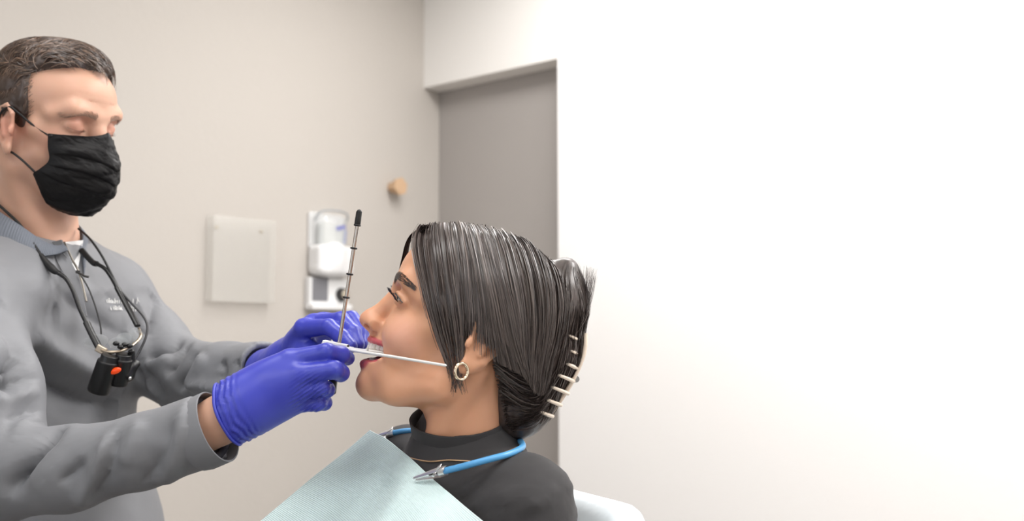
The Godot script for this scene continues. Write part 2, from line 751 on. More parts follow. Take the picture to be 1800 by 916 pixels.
func build_small_things() -> void:
	# clear plastic folder holder screwed to the wall
	var ac := mat("clear_acrylic", Color(0.86, 0.85, 0.82, 0.10), 0.06)
	ac.transparency = BaseMaterial3D.TRANSPARENCY_ALPHA
	var t := wall_thing("folder_holder", "clear acrylic folder holder screwed to the beige wall", "holder", 0.857, 1.337)
	var m := MB.new()
	m.rbox(Vector3(0, 0.136, 0.0035), Vector3(0.119, 0.136, 0.0015), 0.001)
	obj("back_panel", m, ac, t)
	m = MB.new()
	m.rbox(Vector3(0, 0.136, 0.040), Vector3(0.119, 0.136, 0.0015), 0.001)
	obj("front_panel", m, ac, t)
	m = MB.new()
	m.rbox(Vector3(0, 0.0015, 0.0215), Vector3(0.119, 0.0015, 0.017), 0.001)
	obj("bottom_panel", m, ac, t)
	for s: float in [-1.0, 1.0]:
		m = MB.new()
		m.grid(2, 2, func(i, j): return Vector3(s * 0.1175, lerpf(0.003, 0.272, i), lerpf(0.005, 0.0385, j)), 0.003 * s)
		obj("side_panel", m, ac, t)
		m = MB.new()
		m.lathe(PackedVector2Array([Vector2(0, 0.003), Vector2(0.004, 0.0025), Vector2(0.0055, 0.0005), Vector2(0.0055, 0)]), Transform3D(Basis(Vector3.RIGHT, PI / 2), Vector3(s * 0.085, 0.236, 0.0052)), 16)
		obj("screw", m, mat("brass_screw", Color(0.66, 0.6, 0.48), 0.35, 1.0), t)

	# soap dispenser
	t = wall_thing("soap_dispenser", "white wall soap dispenser with a clear reservoir above the control box", "dispenser", 0.497, 1.432)
	var wp := mat("white_plastic", Color(0.92, 0.92, 0.92), 0.3)
	var f := Field.new()
	f.rbx(Vector3(0, 0.06, 0.035), Vector3(0.08, 0.052, 0.038), 0.02, 0.01)
	f.ell(Vector3(0, 0.022, 0.04), Vector3(0.07, 0.022, 0.036), 0.02)
	f.cap(Vector3(0, 0.06, 0.055), Vector3(0, 0.09, 0.055), 0.032, 0.03, 0.03)
	m = MB.new()
	var r := f.mesh(0.005)
	m.add(r[0], r[1])
	obj("body", m, wp, t)
	m = MB.new()
	m.rbox(Vector3(0, 0.165, 0.006), Vector3(0.078, 0.062, 0.005), 0.004)
	obj("back_plate", m, wp, t)
	var cl := mat("clear_cover", Color(0.92, 0.93, 0.93, 0.14), 0.08)
	cl.transparency = BaseMaterial3D.TRANSPARENCY_ALPHA
	m = MB.new()
	m.grid(14, 14, func(i, j):
		var a: float = lerpf(-1.0, 1.0, j)
		var top: float = sin(minf(1.0, (1.0 - i) / 0.22) * PI / 2)
		return Vector3(a * 0.076 * lerpf(0.9, 1.0, top), lerpf(0.108, 0.232, i), 0.012 + (1.0 - pow(absf(a), 5.0)) * 0.052 * top), 0.0022)
	obj("reservoir_cover", m, cl, t)
	m = MB.new()
	m.tube(spline([Vector3(-0.072, 0.195, 0.03), Vector3(-0.06, 0.226, 0.05), Vector3(0, 0.234, 0.06), Vector3(0.06, 0.226, 0.05), Vector3(0.072, 0.195, 0.03)], 6), 0.003, 8)
	obj("cover_rim", m, mat("grey_plastic", Color(0.62, 0.64, 0.66), 0.4), t)
	f = Field.new()
	f.rbx(Vector3(-0.005, 0.15, 0.034), Vector3(0.052, 0.042, 0.018), 0.014, 0.01)
	m = MB.new()
	r = f.mesh(0.005)
	m.add(r[0], r[1])
	obj("soap_bag", m, mat("soap_bag", Color(0.83, 0.84, 0.83), 0.3), t)
	m = MB.new()
	m.rbox(Vector3(0.028, 0.176, 0.0535), Vector3(0.022, 0.008, 0.001), 0.0008, Basis(Vector3.BACK, 0.25))
	obj("blue_label", m, mat("blue_print", Color(0.3, 0.33, 0.75), 0.5), t)
	m = MB.new()
	m.rbox(Vector3(0.047, 0.145, 0.0535), Vector3(0.006, 0.025, 0.001), 0.0008, Basis(Vector3.BACK, -0.1))
	obj("blue_label", m, mat("pale_blue_print", Color(0.55, 0.6, 0.78), 0.5), t)
	m = MB.new()
	m.rbox(Vector3(0.03, 0.045, 0.0745), Vector3(0.009, 0.003, 0.001), 0.0008)
	obj("badge", m, mat("badge_grey", Color(0.68, 0.68, 0.68), 0.5), t)

	# control box below it
	t = wall_thing("wall_control_box", "white wall box with a grey display and a dark round knob under the soap dispenser", "control box", 0.497, 1.318)
	m = MB.new()
	m.rbox(Vector3(0, 0.056, 0.016), Vector3(0.088, 0.056, 0.015), 0.006)
	obj("housing", m, wp, t)
	m = MB.new()
	m.rbox(Vector3(-0.044, 0.07, 0.0315), Vector3(0.035, 0.04, 0.0015), 0.001)
	obj("display", m, mat("grey_display", Color(0.48, 0.48, 0.5), 0.4), t)
	m = MB.new()
	m.rbox(Vector3(0, 0.010, 0.03), Vector3(0.09, 0.010, 0.02), 0.005)
	obj("ledge", m, wp, t)
	m = MB.new()
	m.lathe(PackedVector2Array([Vector2(0, 0.024), Vector2(0.017, 0.024), Vector2(0.022, 0.019), Vector2(0.025, 0)]), Transform3D(Basis(Vector3.RIGHT, PI / 2), Vector3(0.052, 0.055, 0.031)), 24)
	obj("knob", m, mat("dark_plastic", Color(0.16, 0.15, 0.14), 0.35), t)
	m = MB.new()
	m.lathe(PackedVector2Array([Vector2(0, 0.004), Vector2(0.013, 0.003), Vector2(0.016, 0)]), Transform3D(Basis(Vector3.RIGHT, PI / 2), Vector3(0.052, 0.055, 0.055)), 24)
	obj("knob_cap", m, mat("knob_cap", Color(0.72, 0.68, 0.6), 0.4), t)

	# wooden coat hook by the corner: a six-sided peg
	t = wall_thing("coat_hook", "small six-sided pale wooden coat peg on the wall by the corner", "hook", 0.176, 1.791)
	m = MB.new()
	var rings := [[0.0, 0.02], [0.03, 0.026], [0.05, 0.036], [0.056, 0.034]]
	var base := m.vs.size()
	for q in rings.size() - 1:
		for j in 6:
			var a0 := TAU * j / 6 + 0.3
			var a1 := TAU * (j + 1) / 6 + 0.3
			var p := func(k: int, a: float) -> Vector3: return Vector3(cos(a) * rings[k][1], sin(a) * rings[k][1], rings[k][0])
			m.flat_quad(p.call(q, a0), p.call(q + 1, a0), p.call(q + 1, a1), p.call(q, a1))
	for j in 3:
		var a := TAU * j / 3 + 0.3
		m.flat_quad(Vector3(0, 0, 0.056), Vector3(cos(a + TAU / 3), sin(a + TAU / 3), 0) * 0.034 + Vector3(0, 0, 0.056), Vector3(cos(a + TAU / 6), sin(a + TAU / 6), 0) * 0.034 + Vector3(0, 0, 0.056), Vector3(cos(a), sin(a), 0) * 0.034 + Vector3(0, 0, 0.056))
	var wood := mat("pale_wood", Color(0.80, 0.67, 0.54), 0.6)
	obj("peg", m, wood, t)
	m = MB.new()
	m.lathe(PackedVector2Array([Vector2(0.012, 0.002), Vector2(0.014, 0.0)]), Transform3D(Basis(Vector3.RIGHT, PI / 2), Vector3(0, 0, 0.0)), 16)

# ------------------------------------------------------------------ people: shared
func skin_mat(called: String) -> StandardMaterial3D:
	var m := mat(called, Color.WHITE, 0.42)
	m.vertex_color_use_as_albedo = true
	m.subsurf_scatter_enabled = true
	m.subsurf_scatter_strength = 0.12
	m.metallic_specular = 0.45
	bumpy(m, 0.25, 22.0, 0.10, 11)
	return m

func lin(r: int, g: int, b: int) -> Color:
	return Color8(r, g, b).srgb_to_linear()

func near_seg(p: Vector3, a: Vector3, b: Vector3) -> float:
	var ba := b - a
	var f := clampf((p - a).dot(ba) / ba.length_squared(), 0.0, 1.0)
	return (p - a - ba * f).length()

func near_line(p: Vector3, l: Array) -> float:
	var d := 1e3
	for i in l.size() - 1:
		d = minf(d, near_seg(p, l[i], l[i + 1]))
	return d

func soft(d: float, a: float, b: float) -> float:
	# 1 inside a, 0 beyond b
	return 1.0 - smoothstep(a, b, d)

func head_field(f: Field, g: Dictionary) -> void:
	# face looks along +z, y up, +x the person's left; eyes at y = 0
	var w: float = g.get("w", 1.0)
	f.ell(Vector3(0, 0.031, -0.006), Vector3(0.073 * w, 0.073, 0.093), 0.02)          # cranium
	f.ell(Vector3(0, 0.036, 0.034), Vector3(0.060 * w, 0.052, 0.0555), 0.02)          # forehead
	f.ell(Vector3(0, -0.035, 0.032), Vector3(0.058 * w, 0.07, 0.052), 0.02)           # middle of the face
	f.ell(Vector3(0, -0.045, -0.005), Vector3(0.058 * w, 0.06, 0.05), 0.02)           # back of the jaw
	for s: float in [-1.0, 1.0]:
		f.cap(Vector3(s * 0.012, 0.0145, 0.0825), Vector3(s * 0.037 * w, 0.021, 0.0765), 0.0085, 0.008, 0.016)    # brow
		f.cap(Vector3(s * 0.037 * w, 0.021, 0.0765), Vector3(s * 0.056 * w, 0.010, 0.054), 0.008, 0.008, 0.016)
		f.cap(Vector3(s * 0.030 * w, -0.028, 0.068), Vector3(s * 0.058 * w, -0.016, 0.034), 0.015, 0.011, 0.02)   # cheek bone
		f.chain([Vector3(s * 0.061 * w, -0.03, -0.008), Vector3(s * 0.053 * w, -0.076, 0.004), Vector3(s * 0.031 * w, -0.1, 0.05), Vector3(s * 0.008, -0.105, 0.075)], [0.011, 0.012, 0.011, 0.0140], 0.022)
	f.ell(Vector3(0, -0.083, 0.035), Vector3(0.042 * w, 0.03, 0.045), 0.02)           # floor of the mouth
	f.ell(Vector3(0, -0.066, 0.068), Vector3(0.032, 0.036, 0.0245), 0.02)             # mouth mound

func ear(f: Field, s: float, c: Vector3, sc: float, lean := 0.25, out := 0.35) -> void:
	var b := Basis(Vector3.UP, s * out) * Basis(Vector3.RIGHT, -lean)
	var P := func(y: float, z: float, x := 0.0) -> Vector3: return c + b * (Vector3(s * x, y, z) * sc)
	f.ell(c + b * (Vector3(0, 0.002, -0.004) * sc), Vector3(0.0045, 0.027, 0.016) * sc, 0.006, 0, b)
	f.chain([P.call(0.002, 0.012), P.call(0.018, 0.015, 0.002), P.call(0.031, 0.006, 0.004), P.call(0.032, -0.008, 0.005), P.call(0.021, -0.019, 0.006), P.call(0.004, -0.021, 0.006), P.call(-0.012, -0.015, 0.004), P.call(-0.022, -0.006, 0.002)], [0.003, 0.0032, 0.0036, 0.0038, 0.0038, 0.0036, 0.0034, 0.004], 0.003)
	f.ell(P.call(-0.026, -0.001, 0.0015), Vector3(0.0042, 0.009, 0.0085) * sc, 0.006, 0, b)     # lobe
	f.cap(P.call(0.014, -0.006, 0.006), P.call(-0.008, -0.006, 0.005), 0.003, 0.0032, 0.004)    # inner fold
	f.ell(P.call(-0.002, 0.004, 0.007), Vector3(0.005, 0.010, 0.0065) * sc, 0.003, 1, b)        # hollow
	f.ell(P.call(0.017, -0.012, 0.009), Vector3(0.004, 0.010, 0.003) * sc, 0.003, 1, b)
	f.ell(P.call(-0.004, 0.0125, 0.003), Vector3(0.0035, 0.006, 0.0035) * sc, 0.004, 0, b)      # tragus

func add_field(m: MB, f: Field, cell: float, xf: Transform3D, colour = null, push = null) -> void:
	m.weld = false
	var r := f.mesh(cell)
	var vs: PackedVector3Array = r[0]
	var ns := normals_of(vs, r[1])
	if push != null:
		for i in vs.size():
			vs[i] += ns[i] * push.call(vs[i], ns[i])
	if colour != null:
		m.coloured = true
		var cs := PackedColorArray()
		cs.resize(vs.size())
		for i in vs.size():
			cs[i] = colour.call(vs[i], ns[i])
		m.cs.append_array(cs)
	for i in vs.size():
		vs[i] = xf * vs[i]
	m.add(vs, r[1])

func eye_ball(parent: Node, xf: Transform3D, c: Vector3, r: float, look: Vector3) -> void:
	var z := look.normalized()
	var x := Vector3.UP.cross(z).normalized()
	var b := Basis(x, z.cross(x), z)
	var m := MB.new()
	m.coloured = true
	var n := 28
	var k := m.vs.size()
	for i in n + 1:
		var a := PI * i / n
		for j in n * 2 + 1:
			var t := PI * j / n
			var d := Vector3(sin(a) * cos(t), sin(a) * sin(t), cos(a))
			var bulge := 1.0 + 0.05 * soft(a, 0.1, 0.5)
			m.vs.append(xf * (c + b * (d * r * bulge)))
			m.cs.append(lin(12, 10, 9) if a < 0.2 else lin(62, 40, 26) if a < 0.47 else lin(226, 215, 208))
	m.grid_faces(k, n + 1, n * 2 + 1, true)
	var em := mat("eye", Color.WHITE, 0.08)
	em.vertex_color_use_as_albedo = true
	obj("eyeball", m, em, parent)

func hair_mat(called: String, rough := 0.42) -> StandardMaterial3D:
	var m := mat(called, Color.WHITE, rough)
	m.vertex_color_use_as_albedo = true
	m.metallic_specular = 0.6
	return m

func strands(m: MB, roots: Array, c0: Color, c1: Color, w: float, centre: Vector3, xf: Transform3D) -> void:
	# roots: arrays of points in head space; every strand faces away from centre
	m.weld = false
	for p in roots:
		var pts: PackedVector3Array = p
		var nrm := (pts[pts.size() / 2] - centre).normalized()
		nrm = (nrm + Vector3(rng.randf_range(-0.5, 0.5), rng.randf_range(-0.5, 0.5), rng.randf_range(-0.5, 0.5))).normalized()
		var q := PackedVector3Array()
		for v in pts:
			q.append(xf * v)
		m.ribbon(q, xf.basis * nrm, w * rng.randf_range(0.6, 1.2), 0.35, c0.lerp(c1, rng.randf() * rng.randf()))

# ------------------------------------------------------------------ the patient
var PX: Transform3D   # patient's head space to world

func patient_space() -> void:
	var a := deg_to_rad(20.0)
	var fwd := Vector3(-cos(a), sin(a), 0)
	var up := Vector3(sin(a), cos(a), 0)
	var b := Basis(up.cross(fwd), up, fwd)
	b = Basis(Vector3.UP, deg_to_rad(4.0)) * b
	PX = Transform3D(CB * b, V(819, 564, 1.10))

func patient_skin(p: Vector3, _n: Vector3) -> Color:
	var c := lin(219, 163, 130)
	# warm flush of the cheeks, nose and chin, lips
	c = c.lerp(lin(224, 170, 156), 0.6 * soft((p - Vector3(signf(p.x) * 0.045, -0.04, 0.06)).length(), 0.006, 0.034))
	c = c.lerp(lin(206, 138, 114), 0.4 * soft((p - Vector3(0, -0.04, 0.112)).length(), 0.004, 0.02))
	c = c.lerp(lin(196, 132, 104), 0.35 * soft((p - Vector3(0, -0.108, 0.09)).length(), 0.006, 0.03))
	var ax := absf(p.x)
	var q := Vector3(ax, p.y, p.z)
	var up := near_line(q, LIP_UP)
	var dn := near_line(q, LIP_LOW)
	var l := maxf(soft(up, 0.0036, 0.0049), soft(dn, 0.0060, 0.0075))
	c = c.lerp(lin(192, 92, 98), l)
	# inside of the mouth and nostrils
	if ax < 0.030 and p.y < -0.058 and p.y > -0.087:
		c = c.lerp(lin(120, 48, 48), soft((p - Vector3(0, -0.0705, 0.055)).length(), 0.020, 0.030))
	return c

const LIP_UP := [Vector3(0, -0.0578, 0.0975), Vector3(0.007, -0.0572, 0.0957), Vector3(0.014, -0.0565, 0.0914), Vector3(0.021, -0.0560, 0.0857), Vector3(0.0265, -0.0557, 0.0795), Vector3(0.031, -0.0568, 0.0735)]
const LIP_LOW := [Vector3(0, -0.0872, 0.0938), Vector3(0.010, -0.0848, 0.0892), Vector3(0.018, -0.0792, 0.0800), Vector3(0.024, -0.0722, 0.0732), Vector3(0.0310, -0.0610, 0.0712)]

func lid_line(s: float) -> Array:
	return [Vector3(s * 0.019, 0.0008, 0.0785), Vector3(s * 0.025, 0.0046, 0.0840), Vector3(s * 0.033, 0.0052, 0.0850), Vector3(s * 0.040, 0.0034, 0.0805), Vector3(s * 0.0465, -0.0010, 0.0735)]

func build_patient() -> void:
	patient_space()
	var t := thing("person", "smiling dark-haired woman in a black top with a hoop earring, seated in the dental chair", "person", V(819, 564, 1.10) * Vector3(1, 0, 1))
	t.position = Vector3(PX.origin.x, 0.0, PX.origin.z)
	var inv := Transform3D(Basis(), -t.position)
	var X := inv * PX
	# --- head
	var f := Field.new()
	head_field(f, {"w": 0.97})
	f.ell(Vector3(0, -0.108, 0.0782), Vector3(0.019, 0.0140, 0.0155), 0.012)                # chin
	for s: float in [-1.0, 1.0]:
		f.ell(Vector3(s * 0.039, -0.040, 0.060), Vector3(0.021, 0.021, 0.021), 0.016)        # raised cheek of a smile
		f.cap(Vector3(s * 0.036, -0.066, 0.066), Vector3(s * 0.032, -0.088, 0.064), 0.008, 0.007, 0.014)
		# eye: socket, lids
		f.ell(Vector3(s * 0.034, 0.003, 0.0885), Vector3(0.0165, 0.0085, 0.0115), 0.012, 1)
		f.ell(Vector3(s * 0.0325, 0.003, 0.0715), Vector3(0.0145, 0.0135, 0.0136), 0.004)
		f.chain(lid_line(s), [0.0016, 0.0022, 0.0023, 0.0020, 0.0016], 0.003)
		f.chain([Vector3(s * 0.020, -0.001, 0.0785), Vector3(s * 0.028, -0.0045, 0.083), Vector3(s * 0.036, -0.0050, 0.0812), Vector3(s * 0.046, -0.0018, 0.0725)], [0.0014, 0.0019, 0.0019, 0.0014], 0.004)
		f.chain([Vector3(s * 0.0225, 0.0006, 0.0885), Vector3(s * 0.033, 0.0003, 0.087), Vector3(s * 0.0425, -0.0008, 0.081)], [0.002, 0.0030, 0.002], 0.002, 1)
		f.chain([Vector3(s * 0.022, 0.0095, 0.0865), Vector3(s * 0.034, 0.0115, 0.0855), Vector3(s * 0.048, 0.006, 0.075)], [0.0012, 0.0014, 0.0012], 0.004, 1)   # fold of the upper lid
		# nose wing
		f.ell(Vector3(s * 0.0122, -0.0385, 0.0968), Vector3(0.0072, 0.0075, 0.0100), 0.006)
		# crease from nose to mouth corner
		f.chain([Vector3(s * 0.0195, -0.040, 0.0955), Vector3(s * 0.0275, -0.050, 0.0895), Vector3(s * 0.036, -0.066, 0.0775)], [0.0024, 0.0030, 0.0024], 0.007, 1)
	f.chain([Vector3(0, 0.008, 0.0815), Vector3(0, -0.010, 0.0885), Vector3(0, -0.031, 0.1035)], [0.0088, 0.0080, 0.0098], 0.012)
	f.ell(Vector3(0, -0.0375, 0.1065), Vector3(0.0112, 0.0094, 0.0112), 0.007)
	f.cap(Vector3(0, -0.0435, 0.1035), Vector3(0, -0.0485, 0.0965), 0.0042, 0.005, 0.005)
	for s: float in [-1.0, 1.0]:
		f.ell(Vector3(s * 0.0088, -0.0420, 0.1028), Vector3(0.0050, 0.0042, 0.0068), 0.002, 1, Basis(Vector3.UP, s * -0.35) * Basis(Vector3.RIGHT, 0.45))
	# lips and mouth
	f.ell(Vector3(0, -0.0705, 0.080), Vector3(0.0310, 0.0120, 0.030), 0.004, 1)
	for s: float in [-1.0, 1.0]:
		f.chain([Vector3(0, -0.0665, 0.0985), Vector3(s * 0.012, -0.0660, 0.0945), Vector3(s * 0.020, -0.0642, 0.0875), Vector3(s * 0.0265, -0.0625, 0.0795), Vector3(s * 0.0300, -0.0612, 0.0735)], [0.0075, 0.0075, 0.0070, 0.0058, 0.0032], 0.002, 1)
	for s: float in [-1.0, 1.0]:
		var u := []
		var d := []
		for p in LIP_UP: u.append(Vector3(p.x * s, p.y, p.z))
		for p in LIP_LOW: d.append(Vector3(p.x * s, p.y, p.z))
		f.chain(u, [0.0032, 0.0033, 0.0029, 0.0025, 0.0021, 0.0018], 0.003)
		f.chain(d, [0.0047, 0.0045, 0.0038, 0.0031, 0.0020], 0.004)
		f.cap(Vector3(s * 0.0335, -0.0580, 0.0745), Vector3(s * 0.0350, -0.068, 0.0715), 0.0020, 0.0020, 0.006, 1)
	ear(f, 1.0, Vector3(0.0745, -0.016, -0.018), 1.05, 0.25, 0.5)
	ear(f, -1.0, Vector3(-0.0715, -0.016, -0.018), 1.0)
	f.chain([Vector3(0, -0.045, -0.03), Vector3(0, -0.10, -0.036), Vector3(0, -0.17, -0.058)], [0.047, 0.0425, 0.0430], 0.016)      # neck
	for s: float in [-1.0, 1.0]:
		f.cap(Vector3(s * 0.055, -0.045, -0.028), Vector3(s * 0.016, -0.165, -0.006), 0.010, 0.009, 0.02)
	var m := MB.new()
	add_field(m, f, 0.0022, X, patient_skin)
	# trunk, arms and legs under the clothes, a coarser grid in the same mesh
	var b := Field.new()
	patient_frame(b, -0.008)
	add_field(m, b, 0.02, inv, func(_p, _n): return lin(219, 163, 130))
	obj("body", m, skin_mat("patient_skin"), t)
	eye_ball(t, X, Vector3(0.0325, 0.002, 0.0712), 0.0127, Vector3(0.1, 0.05, 1))
	eye_ball(t, X, Vector3(-0.0325, 0.002, 0.0712), 0.0127, Vector3(0.1, 0.05, 1))
	patient_teeth(t, X)
	patient_face_hair(t, X, f)
	patient_hair(t, X)
	patient_clothes(t, inv)

func patient_frame(b: Field, g: float, part := 0) -> void:
	# part 0: everything, 1: trunk and arms, 2: hips and legs; g makes it thicker
	var hips := Vector3(-0.275, 0.69, -1.0)
	var neck := V(818, 800, 1.12)
	var ax := (hips - neck).normalized()
	var lat := (V(960, 880, 0.97) - V(700, 812, 1.27)).normalized()
	lat = (lat - ax * lat.dot(ax)).normalized()
	var bs := Basis(lat, ax, lat.cross(ax))
	var back := bs.z * (1.0 if bs.z.x > 0 else -1.0) * 0.036
	if part != 2:
		var sn := V(918, 892, 1.025)
		var sf := V(718, 822, 1.255)
		b.cap(neck + ax * -0.01, neck + ax * 0.05, 0.05 + g, 0.058 + g, 0.03)
		b.cap(sn, sf, 0.046 + g, 0.046 + g, 0.04)
		b.ell(neck + ax * 0.15 + back, Vector3(0.125 + g, 0.17, 0.09 + g), 0.05, 0, bs)
		b.ell(neck + ax * 0.33 + back, Vector3(0.115 + g, 0.2, 0.085 + g), 0.05, 0, bs)
		var en := sn + Vector3(-0.03, -0.27, 0.08)
		var ef := sf + Vector3(-0.08, -0.27, -0.06)
		b.chain([sn, en, Vector3(-0.24, 0.80, -0.83)], [0.05 + g, 0.042 + g, 0.032 + g], 0.03)
		b.chain([sf, ef, Vector3(-0.33, 0.82, -1.12)], [0.046 + g, 0.04 + g, 0.032 + g], 0.03)
	if part != 1:
		b.ell(hips, Vector3(0.17 + g, 0.12, 0.11 + g), 0.04, 0, bs)
		for s: float in [-1.0, 1.0]:
			var h0 := hips + lat * s * 0.085
			var kn := Vector3(-0.66, 0.73, -0.87) + lat * s * 0.09
			var an := Vector3(-1.0, 0.50, -0.74) + lat * s * 0.07
			b.chain([h0, kn, an], [0.085 + g, 0.058 + g, 0.042 + g], 0.04)
			b.cap(an, an + Vector3(-0.05, 0.09, 0.02), 0.036 + g, 0.03 + g, 0.03)
	if part == 0:
		b.cap(Vector3(-0.24, 0.80, -0.83), Vector3(-0.31, 0.80, -0.86), 0.027, 0.02, 0.02)
		b.cap(Vector3(-0.33, 0.82, -1.12), Vector3(-0.37, 0.82, -1.06), 0.027, 0.02, 0.02)

func patient_teeth(t: Node, X: Transform3D) -> void:
	var tm := mat("tooth_enamel", Color(0.93, 0.9, 0.86), 0.18)
	tm.subsurf_scatter_enabled = true
	tm.subsurf_scatter_strength = 0.05
	var group := Node3D.new()
	group.name = "teeth"
	t.add_child(group)
	for i in 6:
		var wd: float = [0.0084, 0.0068, 0.0076, 0.0070, 0.0068, 0.008][i]
		var ht: float = [0.0108, 0.0096, 0.0104, 0.0090, 0.0082, 0.0075][i]
		var xc: float = [0.0041, 0.0111, 0.0168, 0.0210, 0.0237, 0.0255][i]
		for s: float in [-1.0, 1.0]:
			var face := 0.0966 - 0.1 * xc - 31.0 * xc * xc - (0.006 if i == 5 else 0.002 if i == 4 else 0.0)
			var ang := atan(0.1 + 62.0 * xc)
			var edge := -0.0690 + 0.22 * xc
			var f := Field.new()
			f.rbx(Vector3.ZERO, Vector3(wd * 0.48, ht * 0.5, 0.0030), 0.0021, 0.002)
			f.cap(Vector3(0, ht * 0.3, -0.001), Vector3(0, ht * 0.9, -0.003), wd * 0.36, wd * 0.25, 0.003)
			var m := MB.new()
			add_field(m, f, 0.0009, X * Transform3D(Basis(Vector3.UP, s * ang), Vector3(s * (xc - 0.003 * sin(ang)), edge + ht * 0.5, face - 0.003 * cos(ang))), null)
			obj("tooth", m, tm, group)
	# lower row, mostly hidden behind the bite plate
	for i in 5:
		for s: float in [-1.0, 1.0]:
			var a: float = (i + 0.5) * 0.23
			var m := MB.new()
			m.rbox(Vector3.ZERO, Vector3(0.0028, 0.0055, 0.003), 0.0018)
			var T := X * Transform3D(Basis(Vector3.UP, s * a * 0.9), Vector3(s * 0.022 * sin(a), -0.083, 0.0875 - 0.026 * (1.0 - cos(a))))
			for k in m.vs.size(): m.vs[k] = T * m.vs[k]
			obj("tooth", m, tm, group)
	var g := Field.new()
	for s: float in [-1.0, 1.0]:
		g.chain([Vector3(0, -0.0570, 0.0905), Vector3(s * 0.012, -0.0555, 0.086), Vector3(s * 0.022, -0.054, 0.068)], [0.0035, 0.0035, 0.0035], 0.003)
	g.ell(Vector3(0, -0.088, 0.062), Vector3(0.018, 0.007, 0.02), 0.005)
	var gm := MB.new()
	add_field(gm, g, 0.002, X, null)
	obj("gums", gm, mat("gum", Color(0.66, 0.33, 0.33), 0.3), t)

func patient_face_hair(t: Node, X: Transform3D, f0: Field) -> void:
	var hm := hair_mat("patient_brow_hair")
	for s: float in [1.0, -1.0]:
		var m := MB.new()
		m.coloured = true
		var arc := spline([Vector3(s * 0.014, 0.0165, 0.0922), Vector3(s * 0.026, 0.0215, 0.0895), Vector3(s * 0.040, 0.0235, 0.0835), Vector3(s * 0.053, 0.0180, 0.0665)], 20)
		for k in 620:
			var f := rng.randf()
			var i := int(f * (arc.size() - 2))
			var p := arc[i]
			var along := (arc[i + 1] - arc[i]).normalized()
			var wdt := 0.0040 * (1.0 - 0.72 * f) + 0.0006
			var n := Vector3(s * (0.25 + 0.7 * f), 0.15, 1.0 - 0.6 * f).normalized()
			var up := n.cross(along).normalized()
			if up.y < 0: up = -up
			p = f0.snap(p + up * rng.randf_range(-wdt, wdt), 0.0003)
			var dir := (along * lerpf(0.5, 1.0, f) + up * lerpf(0.85, -0.25, f) + n * 0.12).normalized()
			var ln := rng.randf_range(0.004, 0.0065)
			m.ribbon(PackedVector3Array([X * p, X * (p + dir * ln * 0.5 + n * 0.0004), X * (p + dir * ln - n * 0.0002)]), X.basis * n, 0.0002, 0.3, lin(52, 40, 36))
		obj("eyebrow", m, hm, t)
		m = MB.new()
		m.coloured = true
		var ll := lid_line(s)
		for k in ll.size(): ll[k] += Vector3(s * 0.0004, -0.0014, 0.0018)
		var lid := spline(ll, 12)
		for k in 100:
			var f := pow(rng.randf(), 0.8)
			var i := int(f * (lid.size() - 1))
			var p := lid[i]
			var out := Vector3(s * lerpf(-0.1, 0.85, f), 0.0, 1.0).normalized()
			var ln := lerpf(0.009, 0.0135, f) * rng.randf_range(0.8, 1.1)
			m.ribbon(PackedVector3Array([X * p, X * (p + out * ln * 0.45 + Vector3(0, -0.0012, 0)), X * (p + out * ln * 0.8 + Vector3(0, 0.0008, 0)), X * (p + out * ln + Vector3(0, 0.0038, 0))]), X.basis * Vector3(0, 1, 0.3).normalized(), 0.0005, 0.25, lin(16, 13, 12))
		for k in 45:
			var f := rng.randf()
			var p := Vector3(s * lerpf(0.026, 0.045, f), -0.0032, lerpf(0.0835, 0.0745, f))
			var out := Vector3(s * lerpf(0.0, 0.8, f), -0.55, 1.0).normalized()
			m.ribbon(PackedVector3Array([X * p, X * (p + out * 0.003), X * (p + out * 0.005 + Vector3(0, 0.0004, 0))]), X.basis * Vector3(0, 1, 0.3).normalized(), 0.0002, 0.3, lin(30, 24, 22))
		obj("eyelashes", m, hm, t)
		m = MB.new()
		m.coloured = true
		m.tube(lid, 0.0009, 6)
		for k in m.vs.size():
			m.vs[k] = X * m.vs[k]
			m.cs.append(lin(20, 16, 15))
		obj("lash_line", m, hm, t)

func hair_x(y: float, z: float) -> float:
	# half width of the hair at a height and depth of the head
	var q := 1.0 - pow((z + 0.012) / 0.114, 2.0) - (pow((y - 0.02) / 0.096, 2.0) if y > 0.02 else 0.0)
	return 0.0845 * sqrt(maxf(q, 0.0)) - 0.30 * maxf(0.0, 0.005 - y) * smoothstep(-0.03, 0.02, z)

